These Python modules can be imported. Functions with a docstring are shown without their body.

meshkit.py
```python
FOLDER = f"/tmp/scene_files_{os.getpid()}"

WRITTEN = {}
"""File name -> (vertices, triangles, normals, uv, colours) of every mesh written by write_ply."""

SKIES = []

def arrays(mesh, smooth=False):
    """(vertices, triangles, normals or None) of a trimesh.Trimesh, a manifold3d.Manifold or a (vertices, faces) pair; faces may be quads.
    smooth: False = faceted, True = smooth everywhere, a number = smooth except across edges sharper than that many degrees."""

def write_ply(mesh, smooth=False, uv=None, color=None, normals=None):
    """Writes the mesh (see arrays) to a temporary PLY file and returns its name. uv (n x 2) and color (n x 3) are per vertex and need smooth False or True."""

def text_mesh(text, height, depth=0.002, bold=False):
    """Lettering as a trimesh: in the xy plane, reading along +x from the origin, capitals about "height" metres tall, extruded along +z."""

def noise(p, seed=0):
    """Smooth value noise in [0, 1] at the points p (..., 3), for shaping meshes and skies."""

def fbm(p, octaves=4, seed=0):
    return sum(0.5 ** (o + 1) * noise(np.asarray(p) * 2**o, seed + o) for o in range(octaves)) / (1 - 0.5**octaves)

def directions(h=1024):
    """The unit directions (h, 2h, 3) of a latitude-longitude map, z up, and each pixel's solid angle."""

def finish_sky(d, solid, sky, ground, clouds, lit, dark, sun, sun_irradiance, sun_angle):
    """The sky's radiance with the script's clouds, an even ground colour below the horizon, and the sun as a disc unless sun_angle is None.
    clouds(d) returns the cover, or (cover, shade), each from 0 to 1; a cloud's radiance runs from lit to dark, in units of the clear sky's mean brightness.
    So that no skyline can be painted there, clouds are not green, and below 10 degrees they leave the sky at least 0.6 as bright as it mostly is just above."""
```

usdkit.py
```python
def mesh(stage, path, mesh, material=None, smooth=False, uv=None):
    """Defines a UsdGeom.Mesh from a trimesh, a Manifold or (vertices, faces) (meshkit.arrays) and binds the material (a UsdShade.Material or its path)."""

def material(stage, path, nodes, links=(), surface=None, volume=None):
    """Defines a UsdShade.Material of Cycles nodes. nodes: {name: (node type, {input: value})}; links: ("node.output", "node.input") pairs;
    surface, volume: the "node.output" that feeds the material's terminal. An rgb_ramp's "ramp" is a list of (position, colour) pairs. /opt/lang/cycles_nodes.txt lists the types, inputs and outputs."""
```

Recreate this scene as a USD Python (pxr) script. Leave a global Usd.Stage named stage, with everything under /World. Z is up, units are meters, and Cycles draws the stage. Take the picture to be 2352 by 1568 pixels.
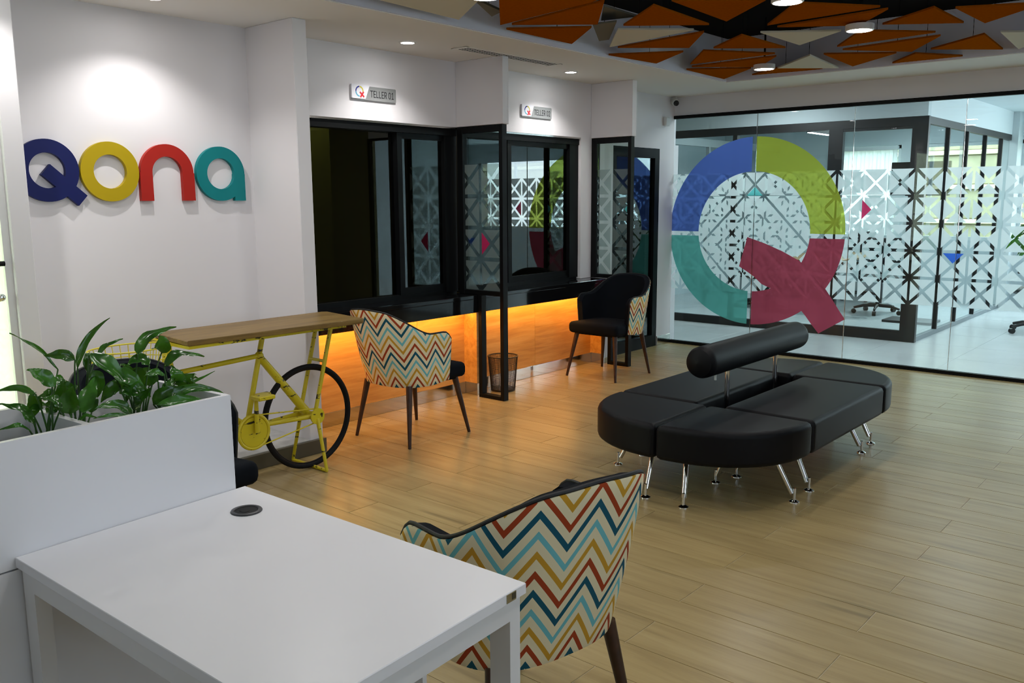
import math, random
import numpy as np, trimesh, manifold3d as m3
from shapely.geometry import Polygon, box as sbox, Point
from shapely import affinity
from shapely.ops import unary_union
from pxr import Usd, UsdGeom, UsdLux, UsdShade, Gf, Sdf
import usdkit, meshkit

stage = Usd.Stage.CreateInMemory()
UsdGeom.SetStageUpAxis(stage, 'Z'); UsdGeom.SetStageMetersPerUnit(stage, 1.0)
World = UsdGeom.Xform.Define(stage, '/World'); stage.SetDefaultPrim(World.GetPrim())
UsdGeom.Scope.Define(stage, '/World/Looks')
random.seed(11); rng = np.random.default_rng(11)
PI = math.pi

# ------------------------------------------------------------------ camera
YAW, PIT, ROL = math.radians(40.6787), math.radians(-9.23686), math.radians(-0.349967)
F_ = np.array([math.cos(YAW)*math.cos(PIT), math.sin(YAW)*math.cos(PIT), math.sin(PIT)])
r_ = np.array([math.sin(YAW), -math.cos(YAW), 0.0]); u_ = np.cross(r_, F_)
RX = math.cos(ROL)*r_ + math.sin(ROL)*u_; UY = -math.sin(ROL)*r_ + math.cos(ROL)*u_
cam = UsdGeom.Camera.Define(stage, '/World/camera')
M = Gf.Matrix4d(*RX, 0, *UY, 0, *(-F_), 0, 0, 0, 1.55, 1)
cam.AddTransformOp().Set(M)
cam.CreateHorizontalApertureAttr(36.0); cam.CreateVerticalApertureAttr(24.0)
cam.CreateFocalLengthAttr(36.0*2009.4/2352)
cam.CreateFStopAttr(0.0)
cam.CreateClippingRangeAttr(Gf.Vec2f(0.02, 200))
EXPOSURE = 0.6
cam.CreateExposureAttr(EXPOSURE)

# ------------------------------------------------------------------ sky and large lights
def light(kind, name, loc, rot, color, intensity, **kw):
    l = kind.Define(stage, '/World/'+name)
    if loc is not None:
        l.AddTranslateOp().Set(Gf.Vec3d(*loc)); l.AddRotateXYZOp().Set(Gf.Vec3f(*rot))
    l.CreateColorAttr(Gf.Vec3f(*color)); l.CreateIntensityAttr(float(intensity)); l.CreateExposureAttr(0.0)
    for k, v in kw.items(): getattr(l, f'Create{k}Attr')(v)
    return l
# overcast white sky
light(UsdLux.DomeLight, 'sky_light', None, None, (0.86, 0.95, 1.0), 2.2)
DAY = (0.80, 0.90, 1.0)
# daylight entering the office by its far windows
light(UsdLux.RectLight, 'daylight_office', (13.85, -0.6, 1.65), (90, 0, 90), DAY, 6.0, Width=4.2, Height=1.3)
# ------------------------------------------------------------------ helpers
used = {}
def path_for(name, parent='/World'):
    k = (parent, name); n = used.get(k, 0); used[k] = n+1
    return f'{parent}/{name}' + (f'_{n:03d}' if n else '')
def pth(p): return '/World' if p is None else str(p.GetPath())
LOC = {}
def thing(name, label, cat, loc=(0,0,0), rotz=0.0, group=None):
    p = path_for(name); x = UsdGeom.Xform.Define(stage, p)
    x.AddTranslateOp().Set(Gf.Vec3d(*map(float, loc))); x.AddRotateZOp().Set(float(rotz))
    o = x.GetPrim(); LOC[p] = np.array(loc, float)
    tag(o, label, cat, group); return o
def tag(o, label=None, cat=None, group=None, kind=None):
    for k, v in (('label', label), ('category', cat), ('group', group), ('kind', kind)):
        if v: o.SetCustomDataByKey(k, v)
    return o
def struct(name):
    o = UsdGeom.Xform.Define(stage, path_for(name)).GetPrim(); o.SetCustomDataByKey('kind', 'structure'); return o
def offset(parent):
    p = pth(parent)
    while p != '/World':
        if p in LOC: return LOC[p]
        p = p.rsplit('/', 1)[0]
    return np.zeros(3)
def obj(name, mesh, material, parent=None, smooth=30, uv=None, kind=None, label=None):
    """one Mesh prim; mesh vertices are given in the world (or the thing's own frame if its base is at the origin)"""
    v, f = arr(mesh)
    v = v - offset(parent)
    me = usdkit.mesh(stage, path_for(name, pth(parent)), (v, f), M_[material], smooth=smooth, uv=uv)
    o = me.GetPrim()
    if kind: o.SetCustomDataByKey('kind', kind)
    if label: o.SetCustomDataByKey('label', label)
    return o
def dup(root, loc, rotz, label=None, group=None):
    was = root.GetCustomData()
    o = thing(root.GetName().rstrip('0123456789').rstrip('_'), label or was['label'], was['category'], loc, rotz, group or was.get('group'))
    o.GetReferences().AddInternalReference(root.GetPath()); o.SetInstanceable(True); return o
def arr(mesh):
    if isinstance(mesh, list): mesh = cat(mesh)
    v, f, _ = meshkit.arrays(mesh); return np.asarray(v, float), np.asarray(f, int)
def cat(ms):
    V, F, n = [], [], 0
    for m in ms:
        v, f = arr(m); V.append(v); F.append(f+n); n += len(v)
    return (np.vstack(V), np.vstack(F))
def tri_of(m):
    v, f = arr(m); return trimesh.Trimesh(v, f, process=False)
def bx(x0, x1, y0, y1, z0, z1, c=0.0):
    """box, with chamfered edges if c > 0"""
    x0, x1 = sorted((x0, x1)); y0, y1 = sorted((y0, y1)); z0, z1 = sorted((z0, z1))
    if c <= 0:
        b = trimesh.creation.box((x1-x0, y1-y0, z1-z0)); b.apply_translation(((x0+x1)/2, (y0+y1)/2, (z0+z1)/2)); return b
    c = min(c, (x1-x0)*.45, (y1-y0)*.45, (z1-z0)*.45); P = []
    for sx in (0, 1):
        for sy in (0, 1):
            for sz in (0, 1):
                X, Y, Z = (x0, x1)[sx], (y0, y1)[sy], (z0, z1)[sz]; dx, dy, dz = (c if sx == 0 else -c), (c if sy == 0 else -c), (c if sz == 0 else -c)
                P += [(X, Y+dy, Z+dz), (X+dx, Y, Z+dz), (X+dx, Y+dy, Z)]
    return m3.Manifold.hull_points(np.array(P))
def prism(quad, z0, z1, c=0.0):
    """vertical prism over a convex plan outline"""
    q = np.array(quad, float); P = [(x, y, z) for x, y in q for z in (z0, z1)]
    if c > 0:
        ctr = q.mean(0); ins = ctr+(q-ctr)*(1-c/np.linalg.norm(q-ctr, axis=1).mean()*1.4)
        P = [(x, y, z) for x, y in q for z in (z0+c, z1-c)]+[(x, y, z) for x, y in ins for z in (z0, z1)]
    return m3.Manifold.hull_points(np.array(P))
def tube(pts, r, n=10, cap=True, closed=False):
    p = np.asarray(pts, float); rr = np.broadcast_to(r, (len(p),)).astype(float)
    if closed: t = np.roll(p, -1, 0)-np.roll(p, 1, 0)
    else: t = np.gradient(p, axis=0)
    t /= np.linalg.norm(t, axis=1, keepdims=True)+1e-12
    a = np.cross(t[0], [0, 0, 1.0]);
    if np.linalg.norm(a) < 1e-3: a = np.cross(t[0], [1.0, 0, 0])
    a /= np.linalg.norm(a); A = []
    for i in range(len(p)):
        a = a-t[i]*(a@t[i]); a /= np.linalg.norm(a)+1e-12; A.append(a)
    A = np.array(A); B = np.cross(t, A); ang = np.arange(n)*2*PI/n
    V = (p[:, None]+rr[:, None, None]*(np.cos(ang)[None, :, None]*A[:, None]+np.sin(ang)[None, :, None]*B[:, None])).reshape(-1, 3)
    Fc = []; m = len(p)
    for i in range(m if closed else m-1):
        k = (i+1) % m
        for j in range(n):
            q = (j+1) % n; Fc += [(i*n+j, i*n+q, k*n+q), (i*n+j, k*n+q, k*n+j)]
    if cap and not closed:
        V = np.vstack([V, p[0], p[-1]]); c0, c1 = len(V)-2, len(V)-1
        for j in range(n):
            q = (j+1) % n; Fc += [(c0, q, j), (c1, (m-1)*n+j, (m-1)*n+q)]
    return (V, np.array(Fc))
def cyl(p0, p1, r0, r1=None, n=16): return tube([p0, p1], [r0, r0 if r1 is None else r1], n)
def lathe(prof, n=24, center=(0, 0, 0)):
    prof = np.array(prof, float); ang = np.arange(n)*2*PI/n
    V = np.stack([prof[:, None, 0]*np.cos(ang), prof[:, None, 0]*np.sin(ang), np.repeat(prof[:, 1:2], n, 1)], -1).reshape(-1, 3)+np.array(center)
    Fc = []
    for i in range(len(prof)-1):
        for j in range(n):
            q = (j+1) % n; Fc += [(i*n+j, i*n+q, (i+1)*n+q), (i*n+j, (i+1)*n+q, (i+1)*n+j)]
    return (V, np.array(Fc))
def place(mesh, o, ex, ey, ez):
    v, f = arr(mesh); T = np.array([ex, ey, ez], float); w = v@T+np.array(o, float)
    if np.linalg.det(T) < 0: f = f[:, ::-1]
    return (w, f)
def ext(poly, d):
    gs = getattr(poly, 'geoms', [poly])
    return cat([trimesh.creation.extrude_polygon(g, d, engine='earcut') for g in gs if g.area > 1e-7])
def flat(poly):
    V, Fc, n = [], [], 0
    for g in getattr(poly, 'geoms', [poly]):
        if g.is_empty or g.area < 1e-7: continue
        v, f = trimesh.creation.triangulate_polygon(g, engine='earcut'); V.append(np.c_[v, np.zeros(len(v))]); Fc.append(f+n); n += len(v)
    return (np.vstack(V), np.vstack(Fc))
def xplane(mesh, x): # (u, v, w) -> (x - w, u, v): a drawing on a plane x = const, seen from -x
    v, f = arr(mesh); return (np.c_[x-v[:, 2], v[:, 0], v[:, 1]], f[:, ::-1])
def yplane(mesh, y): # (u, v, w) -> (u, y - w, v): a drawing on a plane y = const, seen from -y
    v, f = arr(mesh); return (np.c_[v[:, 0], y-v[:, 2], v[:, 1]], f)
def rhull(pts, r, n=10):
    s = m3.Manifold.sphere(r, n); return m3.Manifold.batch_hull([s.translate(tuple(map(float, p))) for p in pts])
def disc_poly(cx, cy, r, n=64): return Point(cx, cy).buffer(r, quad_segs=n//4)

# ------------------------------------------------------------------ materials
M_ = {}
def S(*c): return tuple(((x/255)/12.92 if x/255 <= .04045 else ((x/255+.055)/1.055)**2.4) for x in c)
def mat(name, nodes, links=(), surface='p.BSDF'):
    M_[name] = usdkit.material(stage, '/World/Looks/'+name, nodes, links, surface=surface)
def pm(name, color, rough=.5, metal=0.0, spec=.5, bump=None, vary=None, **kw):
    """principled material; bump = (scale, strength), vary = (scale, second colour)"""
    n = {'p': ('principled_bsdf', dict(base_color=color, roughness=rough, metallic=metal, specular_ior_level=spec, **kw))}; l = []
    if bump or vary: n['g'] = ('texture_coordinate', {})
    if vary:
        n['v'] = ('noise_texture', dict(scale=vary[0], detail=4.0)); n['vr'] = ('rgb_ramp', dict(ramp=[(.3, color), (.7, vary[1])]))
        l += [('g.object', 'v.vector'), ('v.fac', 'vr.fac'), ('vr.color', 'p.base_color')]
    if bump:
        n['b'] = ('noise_texture', dict(scale=bump[0], detail=3.0)); n['bb'] = ('bump', dict(strength=bump[1], distance=.002))
        l += [('g.object', 'b.vector'), ('b.fac', 'bb.height'), ('bb.normal', 'p.normal')]
    mat(name, n, l)
def wood(name, c1, c2, c3, scale, rough, spots=0.0, spec=.4):
    """grain stretched by `scale`; each piece has its own offset and tone"""
    n = {'t': ('texture_coordinate', {}), 'oi': ('object_info', {}), 'mv': ('vector_math', dict(math_type='scale', vector1=(7.3, 3.1, 5.7))), 'ad': ('vector_math', dict(math_type='add')),
         'mp': ('mapping', dict(scale=scale)), 'a': ('noise_texture', dict(scale=1.0, detail=5.0, roughness=.6, distortion=.4)),
         'r': ('rgb_ramp', dict(ramp=[(.3, c1), (.5, c2), (.72, c3)])), 'mr': ('map_range', dict(from_min=0.0, from_max=1.0, to_min=.94, to_max=1.06)),
         'h': ('hsv', dict(hue=.5, saturation=1.0, fac=1.0)), 'p': ('principled_bsdf', dict(roughness=rough, specular_ior_level=spec)),
         'm2': ('mapping', dict(scale=tuple(s*.45 for s in scale))), 'k': ('noise_texture', dict(scale=1.0, detail=2.0)), 'kr': ('rgb_ramp', dict(ramp=[(.64, (1, 1, 1)), (.74, (1-spots,)*3)])),
         'mx': ('mix_color', dict(blend_type='multiply', fac=1.0)), 'bb': ('bump', dict(strength=.08, distance=.002))}
    l = [('oi.random', 'mv.scale'), ('t.object', 'ad.vector1'), ('mv.vector', 'ad.vector2'), ('ad.vector', 'mp.vector'), ('mp.vector', 'a.vector'), ('a.fac', 'r.fac'), ('oi.random', 'mr.value'),
         ('mr.result', 'h.value'), ('r.color', 'h.color'), ('ad.vector', 'm2.vector'), ('m2.vector', 'k.vector'), ('k.fac', 'kr.fac'), ('h.color', 'mx.a'), ('kr.color', 'mx.b'), ('mx.result', 'p.base_color'),
         ('a.fac', 'bb.height'), ('bb.normal', 'p.normal')]
    mat(name, n, l)
def glass(name, tint, f0=.04, gain=.9, rough=0.0):
    mat(name, {'lw': ('layer_weight', dict(blend=.5)), 'pw': ('math', dict(math_type='power', value2=4.0)), 'ma': ('math', dict(math_type='multiply_add', value2=gain, value3=f0, use_clamp=True)),
               't': ('transparent_bsdf', dict(color=tint)), 'g': ('metallic_bsdf', dict(color=(.98, .98, .98), edge_tint=(1, 1, 1), roughness=rough)), 'm': ('mix_closure', {})},
        [('lw.facing', 'pw.value1'), ('pw.value', 'ma.value1'), ('ma.value', 'm.fac'), ('t.BSDF', 'm.closure1'), ('g.BSDF', 'm.closure2')], 'm.closure')
def film(name, color, trans_tint, see, backlit=.6):
    """adhesive film: `see` of the light goes straight through (tinted), the rest is scattered forwards and back"""
    mat(name, {'d': ('diffuse_bsdf', dict(color=color)), 'tl': ('translucent_bsdf', dict(color=color)), 'm1': ('mix_closure', dict(fac=backlit)),
               't': ('transparent_bsdf', dict(color=trans_tint)), 'm': ('mix_closure', dict(fac=see))},
        [('d.BSDF', 'm1.closure1'), ('tl.BSDF', 'm1.closure2'), ('m1.closure', 'm.closure1'), ('t.BSDF', 'm.closure2')], 'm.closure')
def emit(name, color, strength):
    mat(name, {'e': ('emission', dict(color=color, strength=strength))}, (), 'e.emission')

pm('white_paint', (.765, .745, .768), .6, bump=(220, .05), spec=.3)
pm('ceiling_paint', (.82, .80, .77), .8, spec=.2)
pm('tray_paint', (.74, .72, .80), .7, spec=.2)
pm('black_void', (.006, .006, .007), .9, spec=.1)
pm('dark_room', S(120, 114, 58), .8, spec=.2)
pm('olive_wall', (.20, .19, .09), .6)
pm('white_laminate', (.80, .80, .83), .32, bump=(900, .03))
pm('white_metal', (.74, .735, .74), .4)
pm('black_stone', (.004, .0045, .0055), .07, spec=.35, vary=(300, (.008, .008, .009)))
pm('black_frame', (.0034, .004, .0045), .5, spec=.16)
pm('step_riser', (.10, .085, .055), .5)
pm('step_marble', (.62, .62, .60), .35, vary=(14, (.45, .45, .44)))
pm('stainless', (.60, .58, .55), .12, 1.0)
pm('chrome', (.82, .83, .85), .06, 1.0)
pm('orange_felt', (.36, .085, .002), .95, spec=.0, bump=(500, .3), vary=(60, (.31, .07, .002)))
pm('cream_felt', (.62, .58, .48), .9, spec=.1, bump=(500, .3))
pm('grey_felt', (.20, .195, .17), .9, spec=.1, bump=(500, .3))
pm('lamp_body', (.70, .68, .66), .4)
pm('black_leather', (.0045, .0048, .006), .5, bump=(380, .22), spec=.14)
pm('black_fabric', (.0042, .0058, .009), .9, bump=(700, .3), spec=.12)
pm('piping', (.006, .007, .008), .6)
pm('tyre', (.006, .006, .007), .7, spec=.2)
pm('walnut', S(66, 38, 22), .42, vary=(30, S(44, 24, 14)))
pm('letter_blue', S(14, 24, 84), .5, spec=.25); pm('letter_yellow', S(178, 154, 6), .5, spec=.25); pm('letter_red', S(170, 34, 24), .5, spec=.25); pm('letter_teal', S(2, 124, 128), .5, spec=.25)
pm('sign_grey', S(150, 152, 152), .35, .3); pm('sign_white', S(228, 228, 235), .4); pm('sign_text', S(30, 30, 34), .5)
pm('logo_navy', S(30, 40, 130), .5); pm('logo_lime', S(205, 190, 60), .5); pm('logo_cyan', S(90, 170, 200), .5); pm('logo_red', S(205, 40, 50), .5)
pm('brown_wire', (.022, .015, .010), .5); pm('grommet', (.035, .035, .04), .35); pm('plate_metal', (.42, .38, .26), .3, .8); pm('plate_dark', (.05, .045, .03), .4)
pm('soil', (.03, .022, .014), .95)
pm('plant_stem', S(52, 92, 34), .5)
pm('office_tile', (.60, .63, .64), .28, vary=(2.0, (.54, .57, .58)))
pm('office_paint', (.52, .59, .62), .7); pm('office_grey', (.25, .285, .30), .7); pm('office_white', (.60, .66, .68), .6)
pm('office_black', (.010, .010, .011), .45); pm('screen_black', (.02, .02, .022), .2); pm('table_wood', S(150, 120, 80), .4)
pm('grout', (.54, .47, .33), .6); pm('grout_grey', (.35, .37, .37), .8)
pm('retaining_stone', S(150, 145, 118), .9, vary=(3.0, S(122, 120, 96))); pm('concrete_band', S(186, 180, 150), .8); pm('ground', (.30, .32, .26), .95); pm('pale_wall', S(172, 172, 128), .8)
pm('cctv_white', (.7, .7, .7), .4); pm('lens_black', (.01, .01, .012), .1)
wood('plank_wood', S(150, 129, 87), S(164, 143, 98), S(173, 153, 108), (24, 1.8, 20), .30, .35)
wood('counter_wood', S(190, 136, 70), S(210, 156, 84), S(222, 172, 102), (2.2, 20, 22), .45, .12)
wood('table_top_wood', S(96, 72, 32), S(122, 96, 46), S(138, 112, 60), (3.0, 36, 36), .45, .3)
glass('clear_glass', (.90, .95, .95), .014, .55)
glass('tinted_glass', (.19, .21, .235), .04, .8)
glass('smoked_glass', (.05, .055, .06), .04, .8)
glass('teller_glass', (.22, .24, .19), .078, .85)
glass('door_glass', (.22, .27, .27), .08, .85)
glass('divider_glass', (.86, .93, .92), .05, .8)
glass('lime_glass', (.80, .84, .72), .05, .6)
film('frosted_film', (.62, .67, .67), (.9, .95, .95), .07, .84)
film('etched_film', (.34, .38, .37), (.72, .80, .79), .60, .6)
film('q_blue', S(88, 114, 192), S(110, 140, 215), .20, .5); film('q_lime', S(184, 196, 74), S(210, 225, 110), .40, .55); film('q_teal', S(104, 186, 176), S(120, 195, 190), .30, .5); film('q_maroon', S(182, 80, 102), S(190, 90, 105), .18, .45)
film('tri_magenta', S(205, 50, 100), S(220, 80, 120), .1, .6); film('tri_cyan', S(110, 210, 210), S(150, 230, 230), .2, .6); film('tri_blue', S(60, 110, 215), S(90, 140, 235), .1, .6)
film('blind_fabric', (.88, .90, .90), (1, 1, 1), .06, .75)
emit('lamp_white', (1.0, .97, .93), 22.0); emit('spot_white', (1.0, .98, .95), 40.0); emit('led_warm', (1.0, .46, .10), 9.0); emit('linear_white', (.95, .98, 1.0), 6.0)

# bicycle paint: yellow, worn through to black in streaks
mat('bike_yellow', {'t': ('texture_coordinate', {}), 'mp': ('mapping', dict(scale=(9, 9, 24))), 'n': ('noise_texture', dict(scale=1.3, detail=5.0, roughness=.65)),
                    'r': ('rgb_ramp', dict(ramp=[(.0, S(205, 188, 30)), (.60, S(205, 188, 30)), (.63, S(40, 38, 12)), (1, S(22, 22, 12))])), 'p': ('principled_bsdf', dict(roughness=.42))},
    [('t.object', 'mp.vector'), ('mp.vector', 'n.vector'), ('n.fac', 'r.fac'), ('r.color', 'p.base_color')])
pm('wire_yellow', S(214, 200, 60), .45)
# zigzag upholstery from the shell's own (u, v) in metres
CREAM = S(226, 214, 178)
mat('zigzag_fabric', {'uv': ('uvmap', dict(attribute='st')), 's': ('separate_xyz', {}), 'du': ('math', dict(math_type='divide', value2=.172)), 'pp': ('math', dict(math_type='pingpong', value2=.5)),
                      'am': ('math', dict(math_type='multiply', value2=.21)), 'ad': ('math', dict(math_type='add')), 'dv': ('math', dict(math_type='divide', value2=.216)), 'fr': ('math', dict(math_type='fraction')),
                      'r': ('rgb_ramp', dict(interpolate=False, ramp=[(0, S(158, 62, 26)), (.10, CREAM), (.25, S(196, 148, 44)), (.35, CREAM), (.5, S(110, 184, 192)), (.60, CREAM), (.75, S(18, 84, 104)), (.855, CREAM)])),
                      'p': ('principled_bsdf', dict(roughness=.85, specular_ior_level=.25)), 'n': ('noise_texture', dict(scale=700.0)), 'tc': ('texture_coordinate', {}), 'b': ('bump', dict(strength=.2, distance=.001))},
    [('uv.UV', 's.vector'), ('s.x', 'du.value1'), ('du.value', 'pp.value1'), ('pp.value', 'am.value1'), ('s.y', 'ad.value1'), ('am.value', 'ad.value2'), ('ad.value', 'dv.value1'), ('dv.value', 'fr.value1'),
     ('fr.value', 'r.fac'), ('r.color', 'p.base_color'), ('tc.object', 'n.vector'), ('n.fac', 'b.height'), ('b.normal', 'p.normal')])
# leaves: glossy top, some light through
mat('leaf_green', {'t': ('texture_coordinate', {}), 'n': ('noise_texture', dict(scale=28.0, detail=3.0)), 'oi': ('object_info', {}), 'r': ('rgb_ramp', dict(ramp=[(.35, S(30, 76, 18)), (.62, S(58, 116, 34))])),
                   'mr': ('map_range', dict(to_min=.7, to_max=1.25)), 'h': ('hsv', dict(hue=.5, saturation=1.0, fac=1.0)), 'p': ('principled_bsdf', dict(roughness=.2, specular_ior_level=.6)),
                   'tl': ('translucent_bsdf', dict(color=S(84, 130, 30))), 'm': ('mix_closure', dict(fac=.22))},
    [('t.object', 'n.vector'), ('n.fac', 'r.fac'), ('oi.random', 'mr.value'), ('mr.result', 'h.value'), ('r.color', 'h.color'), ('h.color', 'p.base_color'), ('p.BSDF', 'm.closure1'), ('tl.BSDF', 'm.closure2')], 'm.closure')
pm('hedge_green', S(70, 104, 40), .6, vary=(20, S(38, 66, 24)))
# ================================================================== THE SETTING
CEIL, XG, YW = 2.585, 8.27, 4.84     # soffit height, glass wall, teller wall
# ---- floor: wood planks running towards the teller wall, half-lapped
fl = struct('floor')
obj('screed', bx(-2.0, XG+.02, -2.6, 5.0, -.06, -.0022), 'grout', fl, smooth=False)
W_, G_ = .2009, .0018
def plank(x0, x1, y0, y1):
    a, b, c, d = x0+G_/2, x1-G_/2, y0+G_/2, y1-G_/2; e = .0012
    V = np.array([(a, c, -.008), (b, c, -.008), (b, d, -.008), (a, d, -.008), (a+e, c+e, 0), (b-e, c+e, 0), (b-e, d-e, 0), (a+e, d-e, 0)])
    F = np.array([(4, 5, 6), (4, 6, 7), (0, 1, 5), (0, 5, 4), (1, 2, 6), (1, 6, 5), (2, 3, 7), (2, 7, 6), (3, 0, 4), (3, 4, 7)])
    return (V, F)
far_planks = []
for k in range(-2, 49):
    x1 = min(7.872-W_*k, XG); x0 = 7.872-W_*(k+1)
    if x0 > XG-.01: continue
    j0 = (1.755 if k % 2 == 0 else 1.135)-.0066*k
    for n in range(-4, 5):
        y0, y1 = j0+1.2*n, j0+1.2*(n+1); y0c, y1c = max(y0, -2.6), min(y1, 4.9)
        if y1c-y0c < .01: continue
        if x0 > 1.1 and y1c > -.9+.1*(8-x0)*0 and x0+.2 > 1.1 and y1c > .0 and (x0*0.86-.55 > -y1c): obj('plank', plank(x0, x1, y0c, y1c), 'plank_wood', fl, smooth=False)
        else: far_planks.append(plank(x0, x1, y0c, y1c))
obj('plank', cat(far_planks), 'plank_wood', fl, smooth=False, kind='stuff')

# ---- office floor: large pale tiles
of = struct('floor')
obj('screed', bx(XG+.02, 14.0, -3.4, 7.2, -.06, -.008), 'grout_grey', of, smooth=False)
far_tiles = []
for i in range(8):
    for j in range(14):
        x0, y0 = XG+.03+i*.8, -3.4+j*.8-.02; x1, y1 = min(x0+.797, 14.0), y0+.797
        t = bx(x0, x1, y0, y1, -.012, 0, .001)
        if y1 > .6 and y0 < 6.0: obj('tile', t, 'office_tile', of, smooth=False)
        else: far_tiles.append(t)
obj('tile', cat(far_tiles), 'office_tile', of, smooth=False, kind='stuff')

# ---- ceiling: white soffit round a deep black tray
TX0, TX1, TY0, TY1, TZ = 1.2, 7.52, -.6, 3.88, 2.98
ce = struct('ceiling')
zs = CEIL
obj('soffit', [bx(-2.0, XG+.1, TY1, 5.2, zs, TZ+.1), bx(-2.0, XG+.1, -2.7, TY0, zs, TZ+.1), bx(-2.0, TX0, TY0, TY1, zs, TZ+.1), bx(TX1, XG+.1, TY0, TY1, zs, TZ+.1)], 'ceiling_paint', ce, smooth=False)
t_ = .012
obj('tray_side', bx(TX0, TX1, TY1-t_, TY1-.0005, zs+.004, TZ), 'tray_paint', ce, smooth=False)
obj('tray_side', bx(TX1-t_, TX1-.0005, TY0, TY1-t_, zs+.004, TZ), 'tray_paint', ce, smooth=False)
obj('tray_side', bx(TX0+.0005, TX0+t_, TY0, TY1-t_, zs+.004, TZ), 'tray_paint', ce, smooth=False)
obj('tray_top', bx(TX0, TX1, TY0, TY1, TZ-.02, TZ+.1), 'black_void', ce, smooth=False)

# ---- left wall (the teller wall): logo niche, fins, bulkheads, door wall
wl = struct('wall_left')
FY = 4.36
obj('niche_wall', bx(1.60, 3.20, YW, YW+.12, 0, CEIL), 'white_paint', wl, smooth=False)
obj('fin', bx(1.566, 1.655, FY, YW+.1, 0, CEIL, .004), 'white_paint', wl)
obj('fin', bx(3.157, 3.255, FY, YW+.1, 0, CEIL, .004), 'white_paint', wl)
obj('bulkhead', bx(3.255, 8.27, YW, YW+.16, 2.10, CEIL), 'white_paint', wl, smooth=False)
obj('bulkhead', bx(4.984, 5.053, FY, YW, 2.10, CEIL, .003), 'white_paint', wl)
obj('bulkhead', bx(6.768, 6.838, FY+.03, YW, 2.10, CEIL, .003), 'white_paint', wl)
obj('wall_stub', bx(6.615, 6.79, YW, YW+.16, .814, 2.10), 'white_paint', wl, smooth=False)
obj('lower_wall', bx(3.255, 6.90, YW+.03, YW+.16, 0, .70), 'white_paint', wl, smooth=False)
obj('door_wall', bx(6.79, 7.139, YW, YW+.16, 0, 2.10), 'white_paint', wl, smooth=False)
obj('door_wall', bx(7.985, 8.36, YW, YW+.16, 0, 2.10), 'white_paint', wl, smooth=False)
obj('over_door', bx(7.139, 7.985, YW, YW+.16, 2.052, 2.10), 'white_paint', wl, smooth=False)
obj('entrance_wall', bx(-2.0, .42, FY, FY+.15, 0, CEIL), 'white_paint', wl, smooth=False)
obj('over_entrance', bx(.42, 1.566, FY, FY+.15, 2.30, CEIL), 'white_paint', wl, smooth=False)
# marble step of the niche
st_ = struct('trim_1')
obj('riser', bx(1.57, 3.262, 4.335, FY, 0, .088, .002), 'step_riser', st_)
obj('step_slab', bx(1.655, 2.55, FY, YW, .02, .092, .002), 'step_marble', st_)
obj('step_slab', bx(2.553, 3.157, FY, YW, .02, .092, .002), 'step_marble', st_)
bs = struct('baseboard_left')
obj('skirting', bx(7.99, 8.255, YW-.012, YW, 0, .10, .002), 'stainless', bs)
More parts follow.
